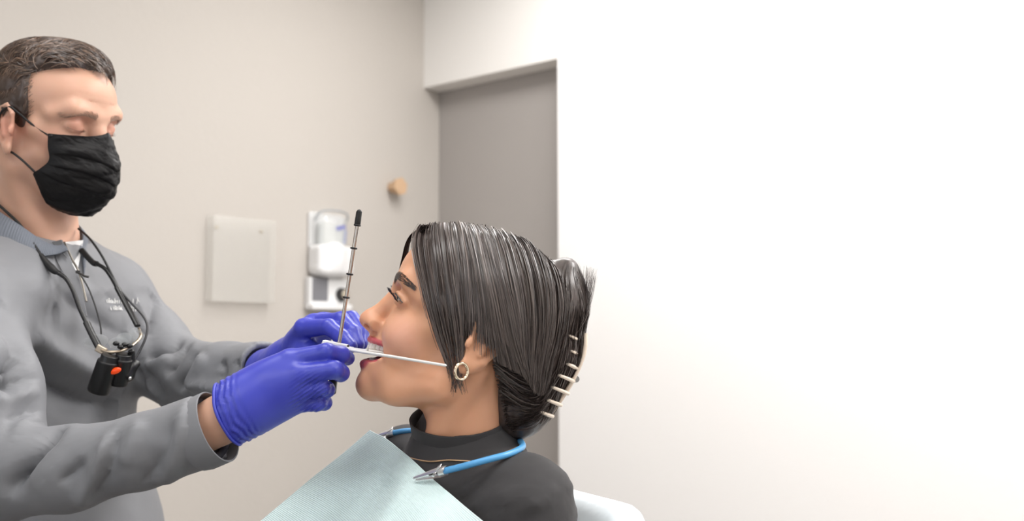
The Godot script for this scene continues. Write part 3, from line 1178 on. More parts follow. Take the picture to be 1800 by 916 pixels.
const HAIR := [
	[Vector2(0.0840, 0.0875), Vector2(0.0725, 0.0895), Vector2(0.0570, 0.0850), Vector2(0.0410, 0.0750), Vector2(0.0290, 0.0665), Vector2(0.0130, 0.0565), Vector2(-0.0060, 0.0430), Vector2(-0.0250, 0.0280), Vector2(-0.0420, 0.0120)],
	[Vector2(0.0930, 0.0700), Vector2(0.0850, 0.0680), Vector2(0.0700, 0.0610), Vector2(0.0500, 0.0510), Vector2(0.0300, 0.0410), Vector2(0.0100, 0.0300), Vector2(-0.0100, 0.0180), Vector2(-0.0300, 0.0060), Vector2(-0.0480, -0.0040)],
	[Vector2(0.1030, 0.0450), Vector2(0.0960, 0.0400), Vector2(0.0820, 0.0320), Vector2(0.0640, 0.0220), Vector2(0.0450, 0.0130), Vector2(0.0250, 0.0040), Vector2(0.0070, -0.0030), Vector2(-0.0120, -0.0080), Vector2(-0.0300, -0.0110)],
	[Vector2(0.1090, 0.0175), Vector2(0.1020, 0.0120), Vector2(0.0880, 0.0020), Vector2(0.0700, -0.0090), Vector2(0.0500, -0.0220), Vector2(0.0280, -0.0360), Vector2(0.0060, -0.0500), Vector2(-0.0190, -0.0690), Vector2(-0.0430, -0.0900)],
	[Vector2(0.1120, -0.0300), Vector2(0.1040, -0.0400), Vector2(0.0880, -0.0520), Vector2(0.0680, -0.0640), Vector2(0.0450, -0.0740), Vector2(0.0200, -0.0820), Vector2(-0.0060, -0.0880), Vector2(-0.0340, -0.0960), Vector2(-0.0580, -0.1050)],
	[Vector2(0.0980, -0.0680), Vector2(0.0900, -0.0780), Vector2(0.0760, -0.0880), Vector2(0.0580, -0.0960), Vector2(0.0380, -0.1010), Vector2(0.0160, -0.1040), Vector2(-0.0060, -0.1050), Vector2(-0.0300, -0.1080), Vector2(-0.0540, -0.1090)],
]

func hair_strand(side: float, s: float, len_: float, lift: float) -> PackedVector3Array:
	var fs := s * (HAIR.size() - 1)
	var i := mini(int(fs), HAIR.size() - 2)
	var u := fs - i
	var g := []
	var ph := rng.randf() * TAU
	var am := rng.randf_range(0.0002, 0.0016)
	var drift := rng.randf_range(-0.004, 0.004)
	for k in 9:
		var a: Vector2 = HAIR[i][k]
		var b: Vector2 = HAIR[i + 1][k]
		var p := a.lerp(b, u)
		var f := k / 8.0
		p += Vector2(sin(f * 5.0 + ph) * am * 0.6, sin(f * 4.0 + ph * 1.7) * am + drift * f)
		var x := hair_x(p.x, p.y)
		x = maxf(x, 0.003) if k > 0 else 0.002 + rng.randf() * 0.004
		var out := Vector3(x, p.x - 0.02, p.y + 0.012).normalized()
		g.append(Vector3(x, p.x, p.y) + out * (lift + sin(f * 7.0 + ph) * am * 0.5))
	var pts := spline(g, 2)
	var n := maxi(5, int(pts.size() * len_))
	var res := PackedVector3Array()
	for k in n:
		res.append(Vector3(pts[k].x * side, pts[k].y, pts[k].z))
	return res

func patient_hair(t: Node, X: Transform3D) -> void:
	var hm := hair_mat("patient_hair", 0.36)
	var dark := lin(52, 44, 41)
	var light := lin(126, 112, 106)
	# the mass of the hair
	var f := Field.new()
	f.ell(Vector3(0, 0.033, -0.014), Vector3(0.079, 0.0755, 0.098), 0.01)
	f.ell(Vector3(0, 0.062, 0.046), Vector3(0.044, 0.032, 0.039), 0.02)
	f.chain([Vector3(0, -0.02, -0.075), Vector3(0, -0.06, -0.088), Vector3(0, -0.085, -0.09)], [0.045, 0.036, 0.026], 0.03)
	f.chain([Vector3(0, -0.07, -0.1), Vector3(0, 0.0, -0.108), Vector3(0, 0.06, -0.1), Vector3(0, 0.098, -0.092)], [0.022, 0.028, 0.024, 0.012], 0.03)     # twist held by the clip
	for s: float in [-1.0, 1.0]:
		f.chain([Vector3(s * 0.055, 0.045, 0.045), Vector3(s * 0.066, 0.012, 0.034), Vector3(s * 0.069, -0.012, 0.014)], [0.010, 0.008, 0.004], 0.02)
		f.ell(Vector3(s * 0.066, -0.004, 0.072), Vector3(0.03, 0.05, 0.03), 0.01, 1)
	f.ell(Vector3(0, -0.012, 0.095), Vector3(0.06, 0.062, 0.04), 0.008, 1)
	var m := MB.new()
	add_field(m, f, 0.004, X, func(p: Vector3, _n): return dark.lerp(light, 0.12 + 0.1 * sin(p.z * 900.0 + p.y * 300.0)))
	obj("hair", m, hm, t)
	var st := []
	for k in 5200:
		var q := rng.randf()
		st.append(hair_strand(1.0, q, lerpf(0.42 + 0.58 * pow(rng.randf(), 2.2), rng.randf_range(0.8, 1.0), smoothstep(0.2, 0.55, q)), rng.randf_range(-0.005, 0.0022)))
	for k in 1500:
		st.append(hair_strand(-1.0, rng.randf(), rng.randf_range(0.75, 1.0), rng.randf_range(-0.004, 0.0016)))
	# short flyaway hairs and wisps in front of the ear
	for k in 60:
		var s := hair_strand(1.0, rng.randf_range(0.0, 0.32), 1.0, rng.randf_range(0.0, 0.003))
		var e := s[-1]
		var d := (s[-1] - s[-4]).normalized()
		var curl := rng.randf_range(-0.5, 0.35)
		for q in 8:
			d = (d + Vector3(-0.05, -0.05, curl * 0.16)).normalized()
			e += d * 0.0042 * rng.randf_range(0.6, 1.2)
			s.append(e)
		st.append(s)
	for k in 260:
		var s := hair_strand(1.0 if k % 2 else -1.0, rng.randf(), rng.randf_range(0.3, 0.8), rng.randf_range(0.002, 0.005))
		st.append(s)
	# nape hair drawn up into the twist
	for k in 900:
		var side := 1.0 if rng.randf() < 0.7 else -1.0
		var a := rng.randf()
		var z0 := lerpf(-0.045, -0.09, a) + rng.randf_range(-0.005, 0.005)
		var p0 := Vector3(side * lerpf(0.052, 0.03, a), lerpf(-0.03, -0.1, a), z0)
		var e := Vector3(side * rng.randf_range(0.005, 0.024), rng.randf_range(-0.05, 0.06), -0.122 + rng.randf_range(-0.008, 0.004))
		var mid := p0.lerp(e, 0.5) + Vector3(side * 0.014, -0.012, -0.006)
		st.append(spline([p0, mid, e, e + Vector3(-side * 0.006, 0.05, 0.004 + rng.randf_range(-0.004, 0.008))], 4))
	# far side of the parting, falling past the brow
	for k in 220:
		var pts := []
		var j := Vector3(rng.randf_range(-0.010, 0.002), rng.randf_range(-0.003, 0.003), rng.randf_range(-0.009, 0.0))
		for q in [Vector3(-0.003, 0.0835, 0.0865), Vector3(-0.012, 0.0740, 0.0950), Vector3(-0.020, 0.0620, 0.0980), Vector3(-0.028, 0.0440, 0.0965), Vector3(-0.035, 0.0240, 0.0940), Vector3(-0.042, 0.0040, 0.0880), Vector3(-0.050, -0.0180, 0.0760)]:
			pts.append(q + j * (pts.size() / 6.0 + 0.2))
		var sp := spline(pts, 3)
		st.append(sp.slice(0, int(sp.size() * rng.randf_range(0.55, 1.0))))
	for k in 700:
		var a := rng.randf_range(-1.9, 1.9)
		var r := rng.randf_range(0.95, 1.08)
		var y0 := rng.randf_range(-0.085, 0.03)
		var pts := []
		for q in 5:
			var y: float = y0 + q * rng.randf_range(0.016, 0.022)
			var rad: float = r * lerpf(0.026, 0.029, soft(absf(y), 0.0, 0.05)) * (1.0 - 0.6 * smoothstep(0.05, 0.11, y))
			var zc: float = -0.104 + 0.010 * smoothstep(0.03, 0.1, y)
			pts.append(f.snap(Vector3(sin(a + q * 0.09) * rad, y, zc - cos(a + q * 0.09) * rad), rng.randf_range(-0.001, 0.0015)))
		st.append(spline(pts, 3))
	m = MB.new()
	m.coloured = true
	strands(m, st, dark, light, 0.00055, Vector3(0, 0.02, -0.01), X)
	var o := obj("hair_strands", m, hm, t)
	o.set_meta("kind", "stuff")

func patient_clothes(t: Node, inv: Transform3D) -> void:
	var cloth := mat("black_knit", Color(0.205, 0.2, 0.205), 0.85)
	bumpy(cloth, 0.35, 30.0, 0.25, 21)
	cloth.rim_enabled = true
	cloth.rim = 0.4
	var f := Field.new()
	patient_frame(f, 0.004, 1)
	var c0 := V(805, 733, 1.103)
	f.chain([V(817, 800, 1.115), V(812, 775, 1.11)], [0.060, 0.054], 0.03)
	var tilt := CB * Basis(Vector3.RIGHT, deg_to_rad(13.0)) * Basis(Vector3.BACK, deg_to_rad(1.0))
	# the high collar, a band round the neck with a turned rim
	var cm := MB.new()
	var prof := [Vector2(0.074, -0.062), Vector2(0.0665, -0.046), Vector2(0.0610, -0.032), Vector2(0.0590, -0.018), Vector2(0.0578, -0.006), Vector2(0.0574, -0.0012), Vector2(0.0562, 0.0), Vector2(0.0549, -0.001), Vector2(0.0542, -0.006), Vector2(0.0534, -0.02)]
	var wave := FastNoiseLite.new()
	wave.seed = 9
	wave.frequency = 0.8
	var ck := cm.vs.size()
	for q in prof.size():
		for k in 97:
			var a := TAU * k / 96
			var r: float = prof[q].x + 0.0012 * wave.get_noise_3d(cos(a) * 2.0, sin(a) * 2.0, q * 0.3)
			cm.vs.append(inv * (c0 + tilt * Vector3(cos(a) * r, prof[q].y, sin(a) * r) + Vector3(0.012, 0, -0.008) * (prof[q].y / -0.062)))
	cm.grid_faces(ck, prof.size(), 97, false)
	obj("collar", cm, cloth, t)
	var nz := FastNoiseLite.new()
	nz.seed = 5
	nz.frequency = 9.0
	var m := MB.new()
	add_field(m, f, 0.006, inv, null, func(p: Vector3, _n): return 0.006 * nz.get_noise_3d(p.x * 1.0 + p.y * 0.8, p.y * 2.2 - p.x, p.z * 2.0) * smoothstep(1.12, 1.06, p.y))
	obj("black_top", m, cloth, t)
	var g := Field.new()
	patient_frame(g, 0.005, 2)
	m = MB.new()
	add_field(m, g, 0.014, inv)
	obj("trousers", m, mat("dark_trousers", Color(0.13, 0.13, 0.16), 0.85), t)
	# gold chain over the collar
	m = MB.new()
	var pts := []
	for q in [[702, 789, 1.15], [711, 777, 1.16], [720, 764, 1.17], [731, 752, 1.17]]:
		pts.append(inv * f.snap(V(q[0], q[1], q[2]), 0.0007))
	m.tube(spline(pts, 6), 0.0009, 6)
	var neck := thing("necklace", "thin gold chain necklace lying over the black collar", "necklace", t.position)
	var gold := mat("gold", Color(0.88, 0.74, 0.58), 0.35, 0.6)
	obj("chain_end", m, gold, neck)
	m = MB.new()
	pts = []
	for q in [[712, 801, 1.07], [740, 804, 1.04], [773, 798, 1.025], [800, 792, 1.02], [823, 787, 1.02], [848, 781, 1.02], [867, 777, 1.025], [890, 774, 1.035], [903, 775, 1.05], [912, 780, 1.07]]:
		pts.append(inv * f.snap(V(q[0], q[1], q[2]), 0.0007))
	m.tube(spline(pts, 6), 0.0009, 6)
	obj("chain", m, gold, neck)
	# hoop earring
	var er := thing("hoop_earring", "small gold and silver hoop earring below the woman's ear", "earring", t.position)
	var hm := MB.new()
	var hc := inv * V(811, 653, 1.012)
	var ring := PackedVector3Array()
	for k in 33:
		var a := TAU * k / 32
		ring.append(hc + CB * Basis(Vector3.UP, 0.7) * Vector3(cos(a) * 0.0085, sin(a) * 0.0088, 0))
	hm.tube(ring, 0.0018, 10, false)
	obj("hoop", hm, mat("pale_gold", Color(0.9, 0.84, 0.74), 0.16, 1.0), er)
	hm = MB.new()
	hm.tube(spline([inv * (PX * Vector3(0.0745, -0.0445, -0.0125)), hc + CB * Vector3(0, 0.0095, 0.001)], 4), 0.0009, 6)
	obj("ear_wire", hm, mats["pale_gold"], er)
	patient_bib(f)
	hair_clip()

func patch(c: Array, s: float, t: float) -> Vector3:
	# smooth surface through rows and columns of control points
	var row := []
	for r in c:
		row.append(curve_at(r, s))
	return curve_at(row, t)

func curve_at(p: Array, x: float) -> Vector3:
	var n := p.size() - 1
	var i := mini(int(x * n), n - 1)
	var u := x * n - i
	var a: Vector3 = p[i]
	var b: Vector3 = p[i + 1]
	var pre: Vector3 = p[i - 1] if i > 0 else a * 2.0 - b
	var post: Vector3 = p[i + 2] if i + 2 <= n else b * 2.0 - a
	return a.cubic_interpolate(b, pre, post, u)

func patient_bib(top: Field) -> void:
	var t := thing("dental_bib", "pale aqua ribbed paper bib clipped over the woman's chest", "bib", V(760, 860, 1.08))
	var inv := Transform3D(Basis(), -t.position)
	# rows run down the chest, columns from her far side to the near side
	var c := [
		[V(650, 757, 1.262), V(684, 776, 1.177), V(722, 808, 1.090), V(764, 846, 1.023), V(806, 882, 0.978), V(850, 918, 0.950)],
		[V(604, 797, 1.262), V(648, 820, 1.152), V(690, 850, 1.060), V(728, 884, 0.993), V(766, 930, 0.953), V(800, 985, 0.930)],
		[V(552, 838, 1.250), V(606, 866, 1.132), V(650, 900, 1.035), V(684, 940, 0.968), V(716, 992, 0.928), V(744, 1058, 0.905)],
		[V(502, 880, 1.225), V(562, 918, 1.102), V(604, 958, 1.005), V(636, 1002, 0.943), V(664, 1060, 0.903), V(690, 1130, 0.885)],
		[V(452, 922, 1.190), V(514, 972, 1.067), V(556, 1020, 0.975), V(588, 1070, 0.913), V(614, 1130, 0.878), V(640, 1200, 0.865)],
	]
	var m := MB.new()
	var every := top.all()
	var f := func(i: float, j: float) -> Vector3:
		var p := patch(c, j, i)
		var d := V(600, 760, 0.9) - V(700, 860, 1.1)
		d = d.normalized()
		var fold := 0.006 * exp(-pow((j - 0.46 - 0.10 * i) / 0.055, 2.0)) * smoothstep(0.0, 0.25, i)
		fold -= 0.006 * exp(-pow((j - 0.34 - 0.05 * i) / 0.07, 2.0)) * smoothstep(0.05, 0.4, i)
		fold += 0.004 * exp(-pow((j - 0.16 + 0.06 * i) / 0.05, 2.0))
		fold += 0.005 * exp(-pow((j - 0.74) / 0.08, 2.0)) * (1.0 - i)
		p += d * maxf(0.0, 0.006 - top.ev(p, every))
		return inv * (p + d * (fold + 0.0005 * sin(i * 82.0 * TAU)))
	m.grid(560, 40, f, 0.0006)
	m.weld = false
	var pm := mat("bib_paper", Color(0.80, 0.872, 0.872), 0.8)
	obj("paper_sheet", m, pm, t)
	# blue bib strap with two metal clips
	var st := thing("bib_clip_strap", "light blue rubber bib strap with a metal clip at each end", "bib clip", V(900, 790, 1.05))
	inv = Transform3D(Basis(), -st.position)
	var pts := []
	for q in [[777, 829, 1.012], [806, 822, 1.005], [836, 814, 1.0], [866, 806, 1.002], [892, 799, 1.012], [911, 791, 1.03], [919, 783, 1.06], [908, 772, 1.11], [870, 762, 1.175], [800, 757, 1.21], [740, 757, 1.222], [711, 758, 1.225], [688, 762, 1.228]]:
		pts.append(inv * V(q[0], q[1], q[2]))
	m = MB.new()
	m.tube(spline(pts, 8), 0.0036, 12)
	var blue := mat("blue_rubber", Color(0.33, 0.62, 0.83), 0.35)
	obj("strap", m, blue, st)
	bib_clip(st, inv * V(779, 829, 1.011), inv * V(729, 842, 1.028))
	bib_clip(st, inv * V(689, 762, 1.228), inv * V(661, 768, 1.232))

func bib_clip(st: Node, a: Vector3, b: Vector3) -> void:
	# crocodile clip from the strap end a to the jaw tips b
	var z := (b - a).normalized()
	var y := (CB * Vector3(0.1, 1, 0.55)).normalized()
	y = (y - z * y.dot(z)).normalized()
	var bs := Basis(y.cross(z), y, z)
	var l := a.distance_to(b)
	var steel := mat("clip_steel", Color(0.9, 0.9, 0.9), 0.34, 0.85)
	for s: float in [1.0, -1.0]:
		var m := MB.new()
		m.grid(12, 7, func(i, j):
			var w: float = lerpf(0.0038, 0.0016, smoothstep(0.3, 1.0, i))
			var an: float = lerpf(-1.0, 1.0, j)
			var open: float = 0.0034 * (1.0 - absf(i - 0.2) * 1.1) * s + s * 0.0006
			return a + bs * Vector3(an * w, open + s * (1.0 - an * an) * 0.0011, l * lerpf(-0.12, 1.0, i)), 0.0006 * s)
		obj("jaw", m, steel, st)
	var h := MB.new()
	h.rbox(a + bs * Vector3(0, 0.0055, l * 0.12), Vector3(0.0026, 0.0006, 0.007), 0.0005, bs * Basis(Vector3.RIGHT, 0.4))
	obj("thumb_lever", h, steel, st)
	h = MB.new()
	h.tube(PackedVector3Array([a + bs * Vector3(-0.0044, 0, l * 0.3), a + bs * Vector3(0.0044, 0, l * 0.3)]), 0.0014, 10)
	obj("pivot_pin", h, steel, st)
	h = MB.new()
	h.tube(PackedVector3Array([a - z * 0.002, a + z * 0.005]), 0.0042, 12)
	obj("ferrule", h, steel, st)

func hair_clip() -> void:
	var t := thing("hair_claw_clip", "cream plastic claw clip gathering the woman's hair at the back", "hair clip", PX * Vector3(0, -0.02, -0.12))
	var inv := t.transform.affine_inverse() * PX
	var cream := mat("cream_plastic", Color(0.93, 0.87, 0.8), 0.3)
	for s: float in [1.0, -1.0]:
		var m := MB.new()
		m.tube(spline([inv * Vector3(s * 0.010, -0.074, -0.128), inv * Vector3(s * 0.013, -0.03, -0.139), inv * Vector3(s * 0.013, 0.01, -0.142), inv * Vector3(s * 0.010, 0.034, -0.136)], 6), 0.003, 10)
		obj("spine", m, cream, t)
		for k in 7:
			var y := -0.070 + k * 0.0155
			var zz := -0.130 - 0.012 * sin((k + 0.5) / 7.0 * PI)
			m = MB.new()
			m.tube(spline([inv * Vector3(s * 0.012, y, zz), inv * Vector3(s * 0.030, y + 0.002, zz + 0.010), inv * Vector3(s * 0.034, y + 0.003, zz + 0.026), inv * Vector3(s * 0.027, y + 0.004, zz + 0.036)], 5), [0.0024, 0.0024, 0.0024, 0.0024, 0.0024, 0.0023, 0.0022, 0.0021, 0.002, 0.0019, 0.0018, 0.0016, 0.0014, 0.0012, 0.001, 0.0008], 8)
			obj("tooth", m, cream, t)
	var p := MB.new()
	p.tube(PackedVector3Array([inv * Vector3(-0.012, -0.02, -0.144), inv * Vector3(0.012, -0.02, -0.144)]), 0.004, 12)
	obj("hinge", p, mat("hinge_steel", Color(0.7, 0.7, 0.7), 0.3, 1.0), t)

# ------------------------------------------------------------------ the dental chair
func build_chair() -> void:
	var t := thing("dental_chair", "dental chair with pale blue upholstered back under the seated woman", "dental chair", Vector3(-0.2, 0, -1.03))
	var inv := Transform3D(Basis(), -t.position)
	var vin := mat("pale_blue_vinyl", Color(0.93, 0.965, 0.985), 0.4)
	var grey := mat("chair_plastic", Color(0.9, 0.9, 0.9), 0.35)
	var hips := Vector3(-0.275, 0.69, -1.0)
	var neck := V(818, 800, 1.12)
	var ax := (neck - hips).normalized()
	var lat := (V(960, 880, 0.97) - V(700, 812, 1.27)).normalized()
	lat = (lat - ax * lat.dot(ax)).normalized()
	var bs := Basis(lat, ax, lat.cross(ax))
	var back := bs.z * (1.0 if bs.z.x > 0 else -1.0)
	var f := Field.new()
	f.rbx(hips + ax * 0.17 + back * 0.158, Vector3(0.21, 0.25, 0.034), 0.032, 0.02, 0, bs)
	f.rbx(hips + ax * 0.37 + back * 0.160, Vector3(0.15, 0.15, 0.030), 0.029, 0.05, 0, bs)
	f.ell(hips + ax * 0.2 + back * 0.06, Vector3(0.13, 0.3, 0.075), 0.04, 1, bs)
	var m := MB.new()
	add_field(m, f, 0.008, inv)
	obj("backrest", m, vin, t)
	var dir := Vector3(-0.95, -0.1, 0.32).normalized()
	var side := dir.cross(Vector3.UP).normalized()
	var sb := Basis(side, Vector3.UP, side.cross(Vector3.UP))
	f = Field.new()
	f.rbx(hips + Vector3(-0.12, -0.155, 0.03), Vector3(0.24, 0.04, 0.28), 0.036, 0.02, 0, sb)
	f.rbx(hips + Vector3(-0.6, -0.22, 0.2), Vector3(0.19, 0.04, 0.36), 0.036, 0.06, 0, sb * Basis(Vector3.RIGHT, -0.42 if sb.z.x < 0 else 0.42))
	m = MB.new()
	add_field(m, f, 0.012, inv)
	obj("seat", m, vin, t)
	m = MB.new()
	m.lathe(PackedVector2Array([Vector2(0, 0.05), Vector2(0.3, 0.045), Vector2(0.33, 0.02), Vector2(0.335, 0.0), Vector2(0, 0)]), Transform3D(Basis(), Vector3(-0.15, 0, 0.0)), 40)
	obj("base_plate", m, grey, t)
	m = MB.new()
	m.lathe(PackedVector2Array([Vector2(0.13, 0.04), Vector2(0.1, 0.1), Vector2(0.085, 0.3), Vector2(0.1, 0.44), Vector2(0.15, 0.5), Vector2(0, 0.5)]), Transform3D(Basis(), Vector3(-0.15, 0, 0.0)), 32)
	obj("column", m, grey, t)
	for s: float in [-1.0, 1.0]:
		m = MB.new()
		var a: Vector3 = inv * (hips + lat * s * 0.27 + Vector3(-0.12, -0.12, 0.03))
		m.tube(spline([a, a + Vector3(0.06, 0.1, 0), a + Vector3(0.02, 0.17, 0), a + Vector3(-0.2, 0.17, 0.06)], 6), 0.018, 12)
		obj("armrest", m, grey, t)

# ------------------------------------------------------------------ the dentist
var DX: Transform3D   # dentist's head space to world

func dentist_skin(p: Vector3, _n: Vector3) -> Color:
	var c := lin(208, 163, 140)
	c = c.lerp(lin(206, 144, 124), 0.5 * soft((p - Vector3(signf(p.x) * 0.046, -0.03, 0.055)).length(), 0.006, 0.03))
	c = c.lerp(lin(198, 134, 116), 0.5 * soft((p - Vector3(signf(p.x) * 0.034, 0.001, 0.082)).length(), 0.006, 0.02))   # lids
	c = c.lerp(lin(208, 136, 116), 0.55 * soft((p - Vector3(signf(p.x) * 0.082, -0.022, 0.0)).length(), 0.008, 0.036))   # ears
	# stubble
	var b := soft(near_seg(Vector3(absf(p.x), p.y, p.z), Vector3(0.062, -0.05, 0.01), Vector3(0.05, -0.095, 0.05)), 0.008, 0.03)
	c = c.lerp(lin(176, 138, 120), 0.5 * b)
	return c

func build_dentist() -> void:
	var hb := CB * Basis(Vector3.UP, deg_to_rad(72.0)) * Basis(Vector3.RIGHT, deg_to_rad(12.5)) * Basis(Vector3.BACK, deg_to_rad(2.2))
	DX = Transform3D(hb.scaled(Vector3.ONE * 0.955), V(92, 208, 1.38))
	var t := thing("person", "man in a grey zip jacket, black face mask and blue gloves, leaning towards the woman", "person", Vector3(-0.66, 0, -1.42))
	var inv := Transform3D(Basis(), -t.position)
	var X := inv * DX
	var f := Field.new()
	head_field(f, {"w": 1.04})
	f.ell(Vector3(0, -0.108, 0.079), Vector3(0.023, 0.016, 0.017), 0.012)
	for s: float in [-1.0, 1.0]:
		f.cap(Vector3(s * 0.010, 0.016, 0.0845), Vector3(s * 0.040, 0.021, 0.0785), 0.0085, 0.008, 0.014)
		f.ell(Vector3(s * 0.034, 0.003, 0.0895), Vector3(0.0165, 0.0095, 0.0115), 0.012, 1)
		f.ell(Vector3(s * 0.0335, 0.001, 0.0715), Vector3(0.0152, 0.0138, 0.0138), 0.005)
		# lowered upper lid with its edge and fold
		f.chain([Vector3(s * 0.019, -0.0035, 0.079), Vector3(s * 0.027, -0.0052, 0.0845), Vector3(s * 0.036, -0.0056, 0.0832), Vector3(s * 0.048, -0.0028, 0.0735)], [0.0013, 0.0016, 0.0016, 0.0013], 0.003)
		f.chain([Vector3(s * 0.021, -0.0062, 0.0785), Vector3(s * 0.030, -0.0092, 0.0825), Vector3(s * 0.040, -0.0085, 0.0795), Vector3(s * 0.047, -0.0052, 0.0735)], [0.0012, 0.0016, 0.0016, 0.0012], 0.004)
		f.chain([Vector3(s * 0.021, 0.0068, 0.0865), Vector3(s * 0.034, 0.0098, 0.0862), Vector3(s * 0.048, 0.0055, 0.0755)], [0.0013, 0.0016, 0.0013], 0.004, 1)
		f.chain([Vector3(s * 0.022, -0.0058, 0.0865), Vector3(s * 0.034, -0.0078, 0.0855), Vector3(s * 0.0465, -0.0045, 0.0775)], [0.0006, 0.0008, 0.0006], 0.002, 1)
		f.ell(Vector3(s * 0.0135, -0.042, 0.0985), Vector3(0.008, 0.008, 0.010), 0.006)
		ear(f, s, Vector3(s * 0.0785, -0.024, 0.002), 1.1, 0.3, 0.42)
		f.cap(Vector3(s * 0.050, -0.055, 0.03), Vector3(s * 0.052, -0.075, 0.01), 0.008, 0.008, 0.02)
	f.chain([Vector3(0, 0.010, 0.0825), Vector3(0, -0.008, 0.0915), Vector3(0, -0.036, 0.107)], [0.0092, 0.0084, 0.0105], 0.012)
	f.ell(Vector3(0, -0.041, 0.109), Vector3(0.0118, 0.0105, 0.0118), 0.008)
	f.ell(Vector3(0, -0.075, 0.092), Vector3(0.022, 0.012, 0.01), 0.012)
	# forehead lines
	for q in [[0.038, 0.0], [0.047, 0.002], [0.056, 0.004]]:
		f.chain([Vector3(-0.042, q[0] + 0.002, 0.0745), Vector3(-0.02, q[0] - 0.001, 0.0905), Vector3(0.0, q[0], 0.0935), Vector3(0.02, q[0] - 0.001, 0.0905), Vector3(0.042, q[0] + 0.002, 0.0745)], [0.0001, 0.0003, 0.0003, 0.0003, 0.0001], 0.0022, 1)
	# neck down to the collar
	var nb := Vector3(0, -0.195, 0.008)
	f.chain([Vector3(0, -0.04, -0.024), Vector3(0, -0.095, -0.024), nb], [0.053, 0.050, 0.056], 0.025)
	for s: float in [-1.0, 1.0]:
		f.cap(Vector3(s * 0.060, -0.05, -0.026), nb + Vector3(s * 0.018, -0.01, 0.046), 0.012, 0.010, 0.02)
	f.ell(Vector3(0, -0.118, 0.03), Vector3(0.012, 0.014, 0.012), 0.02)
	var m := MB.new()
	add_field(m, f, 0.0026, X, dentist_skin)
	# the rest of the body under the clothes
	var b := Field.new()
	dentist_frame(b, -0.045, 0)
	add_field(m, b, 0.016, inv, func(_p, _n): return lin(208, 163, 140))
	# right wrist in view between cuff and glove
	var w := Field.new()
	w.chain([V(340, 764, 1.045), V(390, 737, 1.043), V(430, 716, 1.043)], [0.0275, 0.026, 0.0245], 0.01)
	add_field(m, w, 0.005, inv, func(_p, _n): return lin(212, 166, 142))
	obj("body", m, skin_mat("dentist_skin"), t)
	for s: float in [-1.0, 1.0]:
		eye_ball(t, X, Vector3(s * 0.0335, -0.001, 0.0705), 0.0129, Vector3(0, -0.75, 1))
	dentist_brows(t, X, f)
	dentist_hair(t, X, f)
	dentist_mask(X, t.position)
	dentist_jacket(t, inv)
	dentist_gloves(t, inv)
	dentist_loupes()

func dentist_frame(b: Field, g: float, part: int) -> void:
	# part 0: everything, 1: jacket (trunk and arms), 2: trousers
	if part != 2:
		var sr := V(-62, 548, 1.22)      # right shoulder, nearest to us
		var sl := V(190, 525, 1.52)      # left shoulder
		var nk := V(58, 490, 1.405)
		b.cap(sr, nk, 0.066 + g, 0.058 + g, 0.05)
		b.cap(nk, sl, 0.058 + g, 0.06 + g, 0.05)
		var lat := (sr - sl).normalized()
		var up := (nk - V(95, 1000, 1.46)).normalized()
		up = (up - lat * up.dot(lat)).normalized()
		var bs := Basis(lat, up, lat.cross(up))
		b.ell(V(66, 610, 1.40), Vector3(0.175 + g, 0.17, 0.118 + g), 0.06, 0, bs)
		b.ell(V(76, 800, 1.43), Vector3(0.16 + g, 0.2, 0.112 + g), 0.06, 0, bs)
		b.ell(V(122, 985, 1.46), Vector3(0.168 + g, 0.19, 0.125 + g), 0.06, 0, bs)
		# right arm: shoulder, elbow, cuff
		b.chain([sr, V(-26, 690, 1.13), V(6, 832, 1.085)], [0.064 + g, 0.056 + g, 0.050 + g], 0.025)
		b.chain([V(6, 832, 1.085), V(120, 824, 1.06), V(250, 793, 1.045), V(400, 745, 1.035)], [0.050 + g, 0.0425 + g, 0.0365 + g, 0.0365 + g], 0.012)
		# left arm
		b.chain([sl, V(262, 612, 1.50), V(312, 655, 1.45)], [0.058 + g, 0.054 + g, 0.049 + g], 0.03)
		b.chain([V(312, 655, 1.45), V(400, 662, 1.36), V(486, 648, 1.27)], [0.049 + g, 0.042 + g, 0.036 + g], 0.02)
	if part != 1:
		var hp := Vector3(-0.72, 0.84, -1.56)
		b.ell(hp, Vector3(0.17 + g, 0.13, 0.13 + g), 0.05)
		for s: float in [-1.0, 1.0]:
			var o := Vector3(s * 0.09, 0, -s * 0.07)
			b.chain([hp + o + Vector3(0, -0.03, 0), Vector3(-0.71, 0.48, -1.53) + o * 1.1, Vector3(-0.71, 0.1, -1.57) + o * 1.15], [0.088 + g, 0.064 + g, 0.05 + g], 0.04)
			if part == 0:
				b.cap(Vector3(-0.71, 0.1, -1.57) + o * 1.15, Vector3(-0.65, 0.045, -1.51) + o * 1.3, 0.04, 0.03, 0.03)

